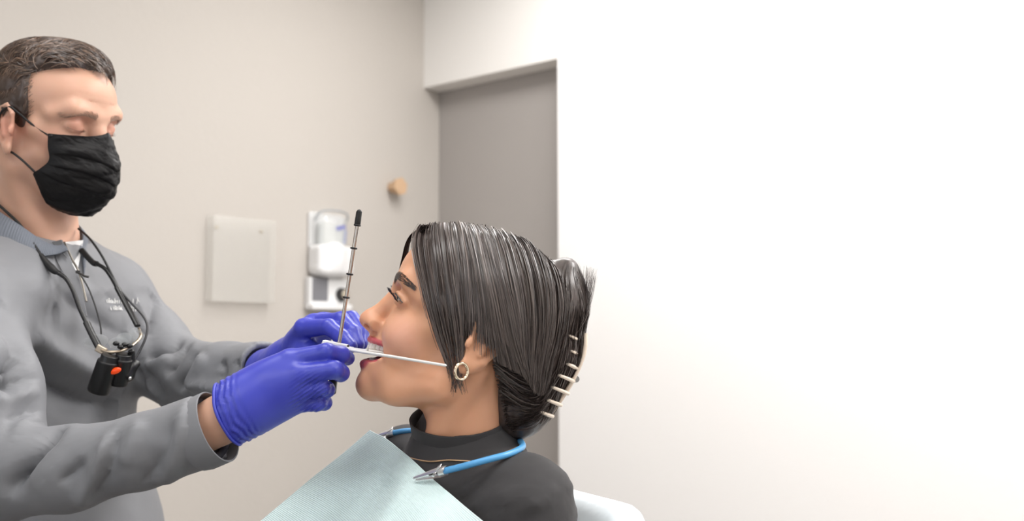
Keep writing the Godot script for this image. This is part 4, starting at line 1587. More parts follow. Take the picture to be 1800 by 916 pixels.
func dentist_brows(t: Node, X: Transform3D, f0: Field) -> void:
	var hm := hair_mat("dentist_brow_hair")
	for s: float in [-1.0, 1.0]:
		var m := MB.new()
		m.coloured = true
		var arc := spline([Vector3(s * 0.013, 0.0145, 0.0955), Vector3(s * 0.026, 0.0175, 0.0925), Vector3(s * 0.040, 0.0185, 0.0845), Vector3(s * 0.054, 0.0125, 0.068)], 20)
		for k in 380:
			var f := rng.randf()
			var i := int(f * (arc.size() - 2))
			var along := (arc[i + 1] - arc[i]).normalized()
			var n := Vector3(s * (0.25 + 0.7 * f), 0.15, 1.0 - 0.6 * f).normalized()
			var up := n.cross(along).normalized()
			if up.y < 0: up = -up
			var wdt := 0.0038 * sin(clampf(0.35 + f, 0.0, 1.0) * 2.4) + 0.0008
			var p := f0.snap(arc[i] + up * rng.randf_range(-wdt, wdt), 0.0003)
			var dir := (along * lerpf(0.6, 1.0, f) + up * lerpf(0.6, -0.2, f) + n * 0.15).normalized()
			var ln := rng.randf_range(0.0035, 0.0065)
			m.ribbon(PackedVector3Array([X * p, X * (p + dir * ln * 0.5 + n * 0.0003), X * (p + dir * ln)]), X.basis * n, 0.00018, 0.3, lin(128, 96, 78).lerp(lin(172, 136, 114), rng.randf()))
		obj("eyebrow", m, hm, t)
		m = MB.new()
		m.coloured = true
		var lid := spline([Vector3(s * 0.021, -0.0052, 0.0815), Vector3(s * 0.027, -0.0068, 0.0858), Vector3(s * 0.036, -0.0072, 0.0845), Vector3(s * 0.047, -0.0042, 0.0752)], 12)
		for k in 60:
			var f := rng.randf()
			var p := lid[int(f * (lid.size() - 1))]
			var out := Vector3(s * lerpf(-0.1, 0.7, f), -0.55, 1.0).normalized()
			m.ribbon(PackedVector3Array([X * p, X * (p + out * 0.0035), X * (p + out * 0.006 + Vector3(0, 0.0008, 0))]), X.basis * Vector3(0, 1, 0.4).normalized(), 0.00022, 0.3, lin(62, 44, 34))
		obj("eyelashes", m, hm, t)

func dentist_hair_r(d: Vector3) -> Vector3:
	# surface of the hair in direction d from the middle of the skull
	var c := Vector3(0, 0.03, -0.008)
	var e := Vector3(0.0845, 0.0835, 0.104)
	var r := 1.0 / (d / e).length()
	var p := c + d * r
	var quiff := exp(-pow((p.z - 0.045) / 0.035, 2.0)) * smoothstep(0.06, 0.10, p.y)
	r += 0.010 * quiff + 0.007 * smoothstep(0.05, 0.11, p.y)
	p = c + d * r
	return p

func dentist_hair_in(p: Vector3) -> float:
	# how far inside the hairline a place lies (metres, negative on bare skin)
	var ax := absf(p.x)
	var zl: float
	if p.y > 0.066:
		zl = lerpf(0.022, 0.074, clampf((p.y - 0.066) / 0.030, 0.0, 1.0))
		zl = lerpf(zl, 0.078, soft(ax, 0.012, 0.034) * smoothstep(0.074, 0.088, p.y))
	elif p.y > 0.02:
		zl = lerpf(0.030, 0.022, (p.y - 0.02) / 0.046)
	elif p.y > -0.022:
		zl = lerpf(0.026, 0.030, (p.y + 0.022) / 0.042)
	else:
		zl = lerpf(-0.034, 0.026, clampf((p.y + 0.03) / 0.008, 0.0, 1.0))
	var d := zl - p.z
	return minf(d, (p.y + 0.075) * 1.0)

func dentist_hair(t: Node, X: Transform3D, _f: Field) -> void:
	var hm := hair_mat("dentist_hair", 0.4)
	var dark := lin(50, 37, 30)
	var light := lin(140, 112, 92)
	var nz := FastNoiseLite.new()
	nz.seed = 3
	nz.frequency = 38.0
	var m := MB.new()
	m.coloured = true
	var c := Vector3(0, 0.03, -0.008)
	var rows := 90
	var cols := 140
	for i in rows + 1:
		var a := PI * i / rows
		for j in cols + 1:
			var b := TAU * j / cols
			var d := Vector3(sin(a) * sin(b), cos(a), sin(a) * cos(b))
			var p := dentist_hair_r(d)
			var inside := dentist_hair_in(p)
			var keep := smoothstep(-0.002, 0.010, inside)
			var lump := 0.004 * nz.get_noise_3dv(p)
			p = c + (p - c) * lerpf(0.86, 0.975, keep) + d * lump * keep
			m.vs.append(X * p)
			m.cs.append(dark.lerp(light, 0.08))
	m.grid_faces(0, rows + 1, cols + 1, false)
	obj("hair", m, hm, t)
	m = MB.new()
	m.coloured = true
	var made := 0
	var tries := 0
	while made < 8500 and tries < 45000:
		tries += 1
		var d := Vector3(rng.randf_range(-1, 1), rng.randf_range(-0.6, 1), rng.randf_range(-1, 1))
		if d.length_squared() > 1.0 or d.length_squared() < 0.05:
			continue
		d = d.normalized()
		var p := dentist_hair_r(d)
		if dentist_hair_in(p) < rng.randf_range(-0.002, 0.006):
			continue
		made += 1
		var n := Vector3(p.x / 0.0072, (p.y - 0.03) / 0.007, (p.z + 0.008) / 0.0108).normalized()
		# combing: the top goes across and forward, the sides back and down
		var topw := smoothstep(0.055, 0.085, p.y)
		var comb := Vector3(0.0, -0.75, -0.55).lerp(Vector3(0.75, 0.1, 0.35), topw)
		if p.z > 0.03 and p.y > 0.07:
			comb = Vector3(0.75, -0.1, 0.45)
		comb += Vector3(1, 0.5, 1) * 0.8 * Vector3(nz.get_noise_3d(p.x * 0.7, p.y * 0.7, p.z * 0.7), nz.get_noise_3d(p.z * 0.7, p.x * 0.7, p.y * 0.7), nz.get_noise_3d(p.y * 0.7, p.z * 0.7, p.x * 0.7))
		comb = (comb - n * comb.dot(n)).normalized()
		var ln := lerpf(0.016, 0.032, topw) * rng.randf_range(0.6, 1.2)
		var ph := rng.randf() * 0.6 + nz.get_noise_3dv(p * 0.5) * 6.0
		var side := n.cross(comb)
		var pts := PackedVector3Array()
		for k in 7:
			var u := k / 6.0
			var q := p + comb * ln * u + side * 0.0022 * sin(u * 4.5 + ph) * (0.4 + topw)
			q = dentist_hair_r((q - c).normalized()) + n * (0.0045 * topw * sin(u * 3.0) + 0.0012 * u - 0.0035)
			pts.append(X * q)
		m.ribbon(pts, X.basis * (n + Vector3(rng.randf_range(-0.4, 0.4), rng.randf_range(-0.4, 0.4), rng.randf_range(-0.4, 0.4))).normalized(), 0.0005 * rng.randf_range(0.6, 1.1), 0.3, dark.lerp(light, pow(rng.randf(), 2.2)))
	# fine short hair at the temples and the hairline
	for k in 6000:
		var d := Vector3(rng.randf_range(-1, 1), rng.randf_range(-0.5, 1), rng.randf_range(-0.7, 1)).normalized()
		var p := dentist_hair_r(d)
		var ins := dentist_hair_in(p)
		if ins < -0.007 or ins > 0.004:
			continue
		p = c + (p - c) * 0.925
		var pts := PackedVector3Array()
		var comb := Vector3(0, -0.6, -0.6) if p.y < 0.06 else Vector3(0.4, 0.4, -0.2)
		for q in 3:
			pts.append(X * (p + comb * 0.0035 * q + d * 0.001 * q))
		m.ribbon(pts, X.basis * d, 0.00022, 0.3, dark.lerp(light, 0.4))
	var o := obj("hair_strands", m, hm, t)
	o.set_meta("kind", "stuff")

func mask_rows() -> Array:
	var half := [
		[Vector3(-0.0600, -0.0197, 0.0560), Vector3(-0.046, -0.0175, 0.0765), Vector3(-0.022, -0.0135, 0.0945), Vector3(-0.008, -0.0085, 0.1045)],
		[Vector3(-0.0600, -0.0380, 0.0590), Vector3(-0.047, -0.0380, 0.0830), Vector3(-0.023, -0.0375, 0.1085), Vector3(-0.009, -0.0365, 0.1225)],
		[Vector3(-0.0580, -0.0570, 0.0625), Vector3(-0.047, -0.0600, 0.0860), Vector3(-0.026, -0.0620, 0.1125), Vector3(-0.010, -0.0620, 0.1285)],
		[Vector3(-0.0625, -0.0710, 0.0540), Vector3(-0.048, -0.0850, 0.0810), Vector3(-0.027, -0.0885, 0.1085), Vector3(-0.010, -0.0885, 0.1265)],
		[Vector3(-0.0665, -0.0785, 0.0475), Vector3(-0.048, -0.1105, 0.0675), Vector3(-0.027, -0.1165, 0.0935), Vector3(-0.010, -0.1130, 0.1125)],
		[Vector3(-0.0650, -0.0825, 0.0455), Vector3(-0.044, -0.1215, 0.0575), Vector3(-0.023, -0.1345, 0.0780), Vector3(-0.009, -0.1335, 0.0925)],
	]
	var mid := [Vector3(0, -0.0045, 0.1070), Vector3(0, -0.0365, 0.1255), Vector3(0, -0.0620, 0.1315), Vector3(0, -0.0885, 0.1300), Vector3(0, -0.1115, 0.1165), Vector3(0, -0.1325, 0.0960)]
	var rows := []
	for i in 6:
		var r: Array = half[i].duplicate()
		r.append(mid[i])
		for k in [3, 2, 1, 0]:
			var p: Vector3 = half[i][k]
			r.append(Vector3(-p.x, p.y, p.z))
		rows.append(r)
	return rows

func dentist_mask(_X: Transform3D, at: Vector3) -> void:
	var t := thing("face_mask", "black pleated surgical face mask with ear loops on the man's face", "face mask", DX.origin)
	var inv := t.transform.affine_inverse() * DX
	var rows := mask_rows()
	var nz := FastNoiseLite.new()
	nz.seed = 8
	nz.frequency = 42.0
	var cl := mat("black_nonwoven", Color(0.055, 0.05, 0.055), 0.45)
	cl.metallic_specular = 0.35
	bumpy(cl, 0.5, 60.0, 0.25, 41)
	var c := Vector3(0, -0.06, 0.02)
	var f := func(i: float, j: float) -> Vector3:
		var p := patch(rows, j, i)
		var out := (p - c).normalized()
		# three pleats: the cloth climbs, then steps back under the next fold
		var q: float = i + 0.05 * sin(j * 9.0)
		var pl := 0.0
		for e in [0.30, 0.47, 0.64]:
			if q > e - 0.17 and q < e:
				pl += 0.0030 * smoothstep(e - 0.17, e - 0.01, q)
			elif q >= e and q < e + 0.02:
				pl += 0.0030 * (1.0 - (q - e) / 0.02)
		var edge := smoothstep(0.0, 0.10, j) * smoothstep(1.0, 0.90, j)
		var wr := 0.0022 * nz.get_noise_3d(p.x * 1.2, p.y * 2.0, p.z) + 0.0012 * sin(i * 26.0 + j * 14.0) * smoothstep(0.35, 0.1, absf(j - 0.25))
		return inv * (p + out * ((pl + wr) * edge + 0.0012))
	var m := MB.new()
	m.grid(110, 130, f, 0.0008)
	obj("mask_cloth", m, cl, t)
	# stitched bands along the top and the two sides
	for band in [[0.055, 0], [0.085, 0]]:
		m = MB.new()
		for k in 64:
			var j0 := 0.03 + 0.94 * k / 64.0
			var a: Vector3 = f.call(band[0], j0)
			var b: Vector3 = f.call(band[0], j0 + 0.009)
			var o := (inv.basis * (inv.affine_inverse() * a - c)).normalized() * 0.0003
			m.tube(PackedVector3Array([a + o, b + o]), 0.00045, 5)
		var so := obj("stitching", m, mat("mask_stitch", Color(0.27, 0.265, 0.265), 0.4), t)
		so.set_meta("kind", "stuff")
	var loop := mat("black_elastic", Color(0.06, 0.06, 0.065), 0.6)
	for s: float in [-1.0, 1.0]:
		m = MB.new()
		m.rbox(f.call(0.03, 0.02 if s < 0 else 0.98), Vector3(0.0022, 0.0022, 0.0022), 0.0018)
		obj("weld_dot", m, loop, t)
		m = MB.new()
		m.tube(spline([inv * Vector3(s * 0.0605, -0.0215, 0.0565), inv * Vector3(s * 0.072, -0.010, 0.035), inv * Vector3(s * 0.0815, 0.004, 0.014), inv * Vector3(s * 0.0835, 0.008, 0.002), inv * Vector3(s * 0.082, -0.004, -0.014), inv * Vector3(s * 0.079, -0.03, -0.018), inv * Vector3(s * 0.078, -0.052, -0.002), inv * Vector3(s * 0.0775, -0.0575, 0.016), inv * Vector3(s * 0.0735, -0.066, 0.032), inv * Vector3(s * 0.0655, -0.079, 0.048)], 6), 0.0016, 8)
		obj("ear_loop", m, loop, t)

# ------------------------------------------------------------------ jacket
var FOLDS := []

func fold(d: float, amp: float, w: float, line: Array) -> void:
	# a crease (amp < 0) or ridge of the cloth along a line on the side of the body that faces +z
	var pts := PackedVector2Array()
	var lens := PackedFloat32Array([0.0])
	for q in line:
		var p := V(q[0], q[1], d)
		pts.append(Vector2(p.x, p.y))
		if pts.size() > 1:
			lens.append(lens[-1] + pts[-1].distance_to(pts[-2]))
	FOLDS.append([pts, lens, amp, w, V(line[0][0], line[0][1], d).z])

func fold_push(p: Vector3, n: Vector3) -> float:
	var s := 0.0
	var q := Vector2(p.x, p.y)
	for f in FOLDS:
		if absf(p.z - f[4]) > 0.14:
			continue
		var pts: PackedVector2Array = f[0]
		var lens: PackedFloat32Array = f[1]
		var best := 1e3
		var at := 0.0
		for i in pts.size() - 1:
			var a := pts[i]
			var ba := pts[i + 1] - a
			var h := clampf((q - a).dot(ba) / ba.length_squared(), 0.0, 1.0)
			var d := (q - a - ba * h).length()
			if d < best:
				best = d
				at = lerpf(lens[i], lens[i + 1], h)
		var w: float = f[3]
		if best > w * 3.5:
			continue
		var u := at / lens[-1]
		var taper := smoothstep(0.0, 0.22, u) * smoothstep(1.0, 0.78, u) * 0.9 + 0.1
		var amp: float = f[2]
		# creases are sharp at the bottom, ridges rounded
		s += 1.5 * amp * taper * (exp(-best / w) if amp < 0.0 else exp(-best * best / (w * w)))
	return s * smoothstep(-0.2, 0.4, n.z) * (1.0 - smoothstep(-0.365, -0.34, p.x) * smoothstep(-1.10, -1.06, p.z))

func dentist_jacket(t: Node, inv: Transform3D) -> void:
	var cloth := mat("grey_jacket", Color(0.47, 0.475, 0.49), 0.62)
	bumpy(cloth, 0.4, 40.0, 0.12, 31)
	cloth.rim_enabled = true
	cloth.rim = 0.2
	# right forearm
	fold(1.0, 0.007, 0.010, [[326, 706], [318, 770], [292, 830], [250, 866]])
	fold(1.0, -0.006, 0.008, [[300, 730], [296, 790], [268, 832], [232, 864]])
	fold(1.02, 0.008, 0.009, [[200, 750], [192, 800], [172, 846], [120, 898]])
	fold(1.02, -0.008, 0.006, [[212, 752], [206, 800], [190, 838], [150, 884]])
	fold(1.02, -0.007, 0.005, [[156, 806], [138, 826], [112, 846]])
	fold(1.02, 0.004, 0.010, [[250, 735], [240, 780], [226, 820]])
	fold(1.0, -0.004, 0.008, [[352, 716], [346, 770], [330, 826]])
	# elbow and upper arm
	fold(1.03, -0.020, 0.009, [[98, 738], [62, 788], [36, 828], [14, 884]])
	fold(1.05, 0.007, 0.010, [[92, 726], [50, 735], [0, 752]])
	fold(1.05, -0.009, 0.007, [[84, 712], [40, 728], [-10, 740]])
	fold(1.07, 0.005, 0.010, [[72, 680], [30, 690], [-20, 700]])
	fold(1.07, -0.007, 0.008, [[66, 655], [24, 668], [-24, 672]])
	fold(1.09, -0.006, 0.008, [[56, 620], [14, 632], [-24, 630]])
	fold(1.15, -0.016, 0.008, [[0, 524], [34, 566], [52, 620], [74, 705]])
	# trunk
	fold(1.28, 0.012, 0.014, [[20, 522], [70, 590], [122, 654], [214, 748]])
	fold(1.27, -0.026, 0.022, [[32, 590], [84, 684], [160, 758]])
	fold(1.28, -0.008, 0.009, [[86, 500], [140, 575], [186, 652]])
	fold(1.30, 0.005, 0.012, [[112, 490], [160, 560], [196, 640]])
	fold(1.32, -0.008, 0.007, [[146, 505], [176, 556], [196, 604]])
	fold(1.36, -0.006, 0.006, [[196, 490], [214, 530], [222, 580]])
	fold(1.30, -0.005, 0.012, [[-10, 462], [50, 510], [90, 560]])
	fold(1.32, 0.004, 0.014, [[20, 452], [90, 500], [130, 550]])
	fold(1.32, -0.010, 0.008, [[182, 640], [202, 690], [222, 742]])
	fold(1.34, -0.010, 0.009, [[236, 846], [250, 880], [262, 912]])
	fold(1.34, 0.006, 0.012, [[196, 884], [226, 862], [256, 848]])
	# left arm
	fold(1.42, -0.014, 0.007, [[254, 630], [290, 616], [326, 594]])
	fold(1.42, 0.006, 0.010, [[256, 646], [290, 634], [312, 620]])
	fold(1.40, -0.013, 0.006, [[298, 662], [316, 630], [334, 596]])
	fold(1.38, -0.015, 0.007, [[316, 692], [336, 656], [358, 616]])
	fold(1.37, 0.006, 0.010, [[340, 680], [360, 648], [378, 620]])
	fold(1.42, -0.010, 0.008, [[258, 648], [280, 676], [298, 704]])
	fold(1.34, 0.006, 0.008, [[330, 680], [366, 676], [410, 682]])
	fold(1.32, -0.008, 0.006, [[396, 630], [404, 650], [400, 672]])
	fold(1.30, -0.006, 0.005, [[424, 630], [430, 644], [426, 660]])
	var f := Field.new()
	dentist_frame(f, 0.004, 1)
	# sleeve end, cut square and hollow
	var ax := (V(400, 742, 1.035) - V(250, 790, 1.045)).normalized()
	var cutb := Basis(ax, CB.y, ax.cross(CB.y)).orthonormalized()
	cutb = cutb * Basis(Vector3.BACK, 0.11)
	f.rbx(V(384, 750, 1.036) + cutb.x * 0.048, Vector3(0.06, 0.09, 0.09), 0.001, 0.002, 1, cutb)
	f.cap(V(374, 752, 1.038), V(440, 728, 1.035), 0.0315, 0.0315, 0.002, 1)
	# far sleeve end
	var ax2 := (V(486, 648, 1.27) - V(400, 662, 1.36)).normalized()
	var cut2 := Basis(ax2, CB.y, ax2.cross(CB.y)).orthonormalized()
	f.rbx(V(468, 651, 1.288) + cut2.x * 0.06, Vector3(0.06, 0.07, 0.07), 0.001, 0.002, 1, cut2)
	f.cap(V(455, 652, 1.30), V(520, 640, 1.22), 0.030, 0.030, 0.002, 1)
	# neck opening
	f.chain([V(66, 448, 1.405), V(78, 380, 1.395)], [0.058, 0.066], 0.006, 1)
	var nz := FastNoiseLite.new()
	nz.seed = 12
	nz.frequency = 7.0
	var m := MB.new()
	add_field(m, f, 0.0050, inv, null, func(p: Vector3, n: Vector3): return fold_push(p, n) + 0.0022 * nz.get_noise_3d(p.x, p.y * 1.4, p.z))
	obj("jacket", m, cloth, t)
	JF = f
	jacket_trim(t, inv, f)
	var g := Field.new()
	dentist_frame(g, 0.005, 2)
	m = MB.new()
	add_field(m, g, 0.016, inv)
	obj("trousers", m, mat("slate_trousers", Color(0.2, 0.2, 0.22), 0.85), t)
	for s: float in [-1.0, 1.0]:
		var sh := Field.new()
		var a := Vector3(-0.71, 0.05, -1.57) + Vector3(s * 0.09, 0, -s * 0.07) * 1.2
		sh.ell(a + Vector3(0.05, -0.005, 0.04), Vector3(0.05, 0.045, 0.13), 0.02, 0, Basis(Vector3.UP, 0.9))
		sh.rbx(a + Vector3(0.0, -0.32, 0), Vector3(0.5, 0.27, 0.5), 0.001, 0.004, 1)
		m = MB.new()
		add_field(m, sh, 0.008, inv)
		obj("shoe", m, mat("black_shoe", Color(0.08, 0.08, 0.08), 0.5), t)

var JF: Field

func on_jacket(f: Field, p: Vector3) -> Vector3:
	# the place on the folded cloth in front of p
	var s := f.hit(EYE, (p - EYE).normalized())
	var n := (f.snap(s, 0.004) - s).normalized()
	if n.z < 0.0:
		n = -n
	return s + n * (fold_push(s, n) + 0.0022)

func jacket_trim(t: Node, inv: Transform3D, f: Field) -> void:
	# ribbed knit collar: a band round the neck, open at the front
	var knit := mat("grey_knit", Color(0.43, 0.45, 0.485), 0.8)
	var lowr := [V(148, 482, 1.350), V(156, 440, 1.41), V(144, 412, 1.48), V(80, 395, 1.51), V(5, 395, 1.47), V(-32, 410, 1.40), V(-24, 420, 1.325), V(24, 438, 1.298), V(66, 449, 1.302), V(98, 447, 1.312), V(118, 440, 1.325)]
	var uppr := [V(140, 440, 1.370), V(146, 412, 1.42), V(132, 390, 1.470), V(80, 365, 1.48), V(15, 355, 1.455), V(-14, 362, 1.40), V(-4, 370, 1.345), V(36, 396, 1.318), V(74, 422, 1.322), V(98, 431, 1.328), V(112, 429, 1.335)]
	var m := MB.new()
	m.grid(8, 420, func(i, j):
		var a := curve_at(lowr, j)
		var b := curve_at(uppr, j)
		var p := a.lerp(b, i)
		var o := (p - V(66, 420, 1.405)) * Vector3(1, 0, 1)
		return inv * (p + o.normalized() * (0.003 * sin(i * PI) + 0.0006 * sin(j * 210.0 * TAU * 0.5))), 0.002)
	obj("collar", m, knit, t)
	# front placket with its turned corner and the zip
	var dk := mat("dark_grey_facing", Color(0.30, 0.305, 0.315), 0.7)
	m = MB.new()
	var pa := [V(88, 430, 1.340), V(108, 470, 1.318), V(130, 510, 1.298), V(150, 560, 1.282)]
	var pb := [V(112, 424, 1.352), V(126, 458, 1.330), V(142, 492, 1.308), V(156, 556, 1.283)]
	m.grid(20, 6, func(i, j): return inv * (curve_at(pa, i).lerp(curve_at(pb, i), j) + Vector3(0, 0, 0.004)), 0.002)
	obj("placket", m, mats["grey_jacket"], t)
	m = MB.new()
	m.grid(6, 6, func(i, j): return inv * (V(95, 427, 1.338).lerp(V(111, 423, 1.348), j).lerp(V(122, 456, 1.322), i) + Vector3(0, 0, 0.006)), 0.001)
	obj("turned_corner", m, dk, t)
	m = MB.new()
	m.tube(spline([inv * V(113, 426, 1.346), inv * V(128, 458, 1.325), inv * V(140, 482, 1.308), inv * V(152, 530, 1.290)], 6), 0.0016, 6)
	obj("zip", m, mat("zip_metal", Color(0.55, 0.53, 0.5), 0.35, 1.0), t)
	m = MB.new()
	m.rbox(inv * V(137, 478, 1.300), Vector3(0.003, 0.0022, 0.0015), 0.001)
	m.tube(spline([inv * V(138, 480, 1.298), inv * V(148, 485, 1.294), inv * V(156, 487, 1.294)], 4), 0.0016, 8)
	obj("zip_pull", m, mat("dark_plastic", Color(0.16, 0.15, 0.14), 0.35), t)
	# white shirt in the neck opening
	m = MB.new()
	m.grid(8, 8, func(i, j): return inv * (V(108, 428, 1.372).lerp(V(146, 424, 1.40), j).lerp(V(134, 486, 1.325), i)), 0.002)
	obj("undershirt", m, mat("white_cotton", Color(0.88, 0.88, 0.88), 0.8), t)
	# lettering sewn on the chest: two rows of white stitches, too small to read
	m = MB.new()
	var r2 := RandomNumberGenerator.new()
	r2.seed = 4
	for row in 2:
		var u := 188.0 + row * 5.0
		while u < 242.0:
			var w := r2.randf_range(1.9, 3.2)
			var hgt := r2.randf_range(5.0, 9.5)
			var v := 533.0 + row * 12.5
			var a := inv * on_jacket(f, V(u, v, 1.34))
			var b := inv * on_jacket(f, V(u - 0.6, v - hgt, 1.34))
			m.tube(PackedVector3Array([a, b]), 0.00055, 5)
			if r2.randf() < 0.7:
				var c := inv * on_jacket(f, V(u + w * 0.7, v - hgt * r2.randf(), 1.34))
				m.tube(PackedVector3Array([a.lerp(b, r2.randf()), c]), 0.00045, 5)
			u += w + (3.5 if r2.randf() < 0.15 else 0.0)
	obj("sewn_lettering", m, mat("white_thread", Color(0.93, 0.93, 0.92), 0.7), t).set_meta("kind", "stuff")
	# stitched hem of the right sleeve
	m = MB.new()
	for k in 26:
		var q := k / 25.0
		var a := inv * on_jacket(f, V(lerpf(357, 372, q), lerpf(706, 796, q), 1.0))
		var b := inv * on_jacket(f, V(lerpf(357, 372, q + 0.022), lerpf(706, 796, q + 0.022), 1.0))
		m.tube(PackedVector3Array([a, b]), 0.00035, 5)
	obj("hem_stitching", m, mat("grey_thread", Color(0.33, 0.33, 0.34), 0.7), t).set_meta("kind", "stuff")
	# crisp end of the right sleeve: a turned hem standing off the wrist
	var sax := (V(400, 742, 1.035) - V(250, 790, 1.045)).normalized()
	var sb := Basis(sax, CB.y, sax.cross(CB.y)).orthonormalized() * Basis(Vector3.BACK, 0.11)
	m = MB.new()
	var hem := [Vector2(-0.030, 0.0392), Vector2(-0.022, 0.0412), Vector2(-0.012, 0.0414), Vector2(-0.0005, 0.0414), Vector2(0.0, 0.0410), Vector2(0.0, 0.0398), Vector2(-0.0005, 0.0394), Vector2(-0.015, 0.0392), Vector2(-0.03, 0.036)]
	for q in hem.size():
		for k in 49:
			var an := TAU * k / 48
			var rr2: float = hem[q].y * (1.0 + 0.012 * sin(an * 3.0 + 1.0))
			m.vs.append(inv * (V(384, 750, 1.036) + sb * Vector3(hem[q].x, rr2 * cos(an), rr2 * sin(an))))
	m.grid_faces(0, hem.size(), 49, true)
	obj("sleeve_hem", m, mats["grey_jacket"], t)
	# hem seam and dark knit inside the right cuff
	m = MB.new()
	m.tube(spline([inv * V(374, 806, 1.02), inv * V(386, 800, 1.045), inv * V(397, 776, 1.06), inv * V(395, 750, 1.065)], 6), 0.005, 8)
	obj("inner_cuff", m, mat("dark_knit", Color(0.14, 0.14, 0.19), 0.8), t)

# ------------------------------------------------------------------ gloves
func dentist_gloves(t: Node, inv: Transform3D) -> void:
	var gl := mat("blue_nitrile", Color(0.23, 0.26, 0.70), 0.36)
	bumpy(gl, 0.3, 30.0, 0.06, 51)
	var nz := FastNoiseLite.new()
	nz.seed = 15
	nz.frequency = 60.0
	# right hand: back of the hand to us, fingers bent round the handle
	var f := Field.new()
	var W := V(418, 718, 1.040)
	var mc := [V(510, 634, 1.052), V(524, 660, 1.040), V(522, 688, 1.044), V(510, 710, 1.056)]
	var rr := [0.0135, 0.0135, 0.0130, 0.0120]
	for i in 4:
		f.cap(W + CB * Vector3(-0.002, 0.014 - 0.0095 * i, 0.0), mc[i], 0.0190, rr[i], 0.016)
	f.ell(V(466, 692, 1.055), Vector3(0.044, 0.032, 0.019), 0.02, 0, CB * Basis(Vector3.BACK, 0.42))
	f.chain([V(372, 744, 1.043), V(430, 718, 1.044)], [0.0340, 0.0280], 0.02)
	f.chain([mc[0], V(574, 619, 1.046), V(600, 624, 1.062), V(611, 630, 1.080)], [0.0125, 0.0098, 0.0094, 0.0084], 0.004)
	f.chain([mc[1], V(588, 650, 1.036), V(599, 656, 1.052), V(586, 654, 1.080)], [0.0125, 0.0098, 0.0094, 0.0086], 0.004)
	f.chain([mc[2], V(564, 681, 1.042), V(574, 685, 1.058), V(560, 676, 1.084)], [0.0122, 0.0095, 0.0090, 0.0082], 0.004)
	f.chain([mc[3], V(558, 709, 1.052), V(570, 708, 1.068), V(556, 696, 1.088)], [0.0112, 0.0088, 0.0084, 0.0076], 0.004)
	f.chain([V(450, 690, 1.075), V(505, 652, 1.105), V(556, 632, 1.118), V(588, 628, 1.112)], [0.020, 0.0150, 0.0115, 0.0092], 0.012)
	# creases between the fingers and at the knuckles
	f.chain([V(532, 642, 1.022), V(556, 640, 1.020), V(590, 638, 1.026)], [0.0012, 0.0018, 0.0014], 0.006, 1)
	f.chain([V(540, 672, 1.018), V(562, 668, 1.020), V(588, 667, 1.026)], [0.0008, 0.0014, 0.0012], 0.006, 1)
	f.chain([V(528, 694, 1.024), V(550, 695, 1.026), V(576, 693, 1.032)], [0.0008, 0.0014, 0.0012], 0.006, 1)
	# open end at the wrist
	var ax := (V(418, 716, 1.04) - V(350, 748, 1.04)).normalized()
	var cb := Basis(ax, CB.y, ax.cross(CB.y)).orthonormalized()
	f.rbx(V(399, 724, 1.04) - cb.x * 0.06, Vector3(0.06, 0.09, 0.09), 0.001, 0.001, 1, cb)
	f.cap(V(350, 755, 1.043), V(399, 732, 1.043), 0.0285, 0.0265, 0.001, 1)
	var along := ax
	var m := MB.new()
	add_field(m, f, 0.0019, inv, null, func(p: Vector3, _n):
		var s := (p - V(399, 724, 1.04)).dot(along)
		var ring := soft(s, 0.004, 0.035) * smoothstep(0.002, 0.006, s) * 0.0013 * sin(s * 900.0 + nz.get_noise_3d(p.x * 0.4, p.y * 0.4, p.z * 0.4) * 5.0)
		var k := soft((p - V(548, 690, 1.04)).length(), 0.012, 0.034) * 0.0009 * sin((p.y - p.x * 0.65) * 1500.0 + nz.get_noise_3d(p.x * 0.5, p.y * 0.5, 0.0) * 3.0)
		return ring + k)
	obj("glove", m, gl, t)
	m = MB.new()
	var rim := []
	for k in 17:
		var a := TAU * k / 16
		rim.append(inv * f.snap(V(399, 727, 1.045) + cb * Vector3(0.002 * sin(a * 3.0) + 0.003, 0.036 * cos(a), 0.036 * sin(a)), 0.0008))
	m.tube(spline(rim, 4), 0.0018, 8, false)
	obj("rolled_cuff", m, gl, t)
	# left hand beyond it: knuckles up, fingertips down on the plate
	f = Field.new()
	W = V(500, 640, 1.235)
	mc = [V(534, 577, 1.175), V(550, 569, 1.195), V(568, 566, 1.212), V(584, 570, 1.225)]
	for i in 4:
		f.cap(W + CB * Vector3(0.004 * i, 0.004, -0.004 * i), mc[i], 0.0185, 0.0125, 0.014)
	f.chain([mc[0], V(578, 575, 1.150), V(602, 593, 1.134), V(617, 609, 1.122)], [0.0118, 0.0102, 0.0094, 0.0082], 0.0035)
	f.chain([mc[1], V(600, 562, 1.168), V(622, 584, 1.150), V(630, 606, 1.138)], [0.0116, 0.0100, 0.0092, 0.0080], 0.0035)
	f.chain([mc[2], V(618, 560, 1.190), V(636, 584, 1.172), V(637, 604, 1.160)], [0.0112, 0.0096, 0.0088, 0.0078], 0.0035)
	f.chain([mc[3], V(622, 570, 1.210), V(636, 590, 1.196), V(636, 606, 1.186)], [0.0104, 0.0086, 0.0080, 0.0072], 0.0035)
	f.chain([V(512, 628, 1.22), V(538, 620, 1.180), V(575, 624, 1.152), V(602, 621, 1.136)], [0.019, 0.0140, 0.0112, 0.0090], 0.012)
	f.chain([V(470, 652, 1.27), W], [0.030, 0.027], 0.02)
	m = MB.new()
	add_field(m, f, 0.0021, inv, null, func(p: Vector3, _n): return 0.0008 * nz.get_noise_3d(p.x * 0.5, p.y * 0.5, p.z * 0.5))
	obj("glove", m, gl, t)

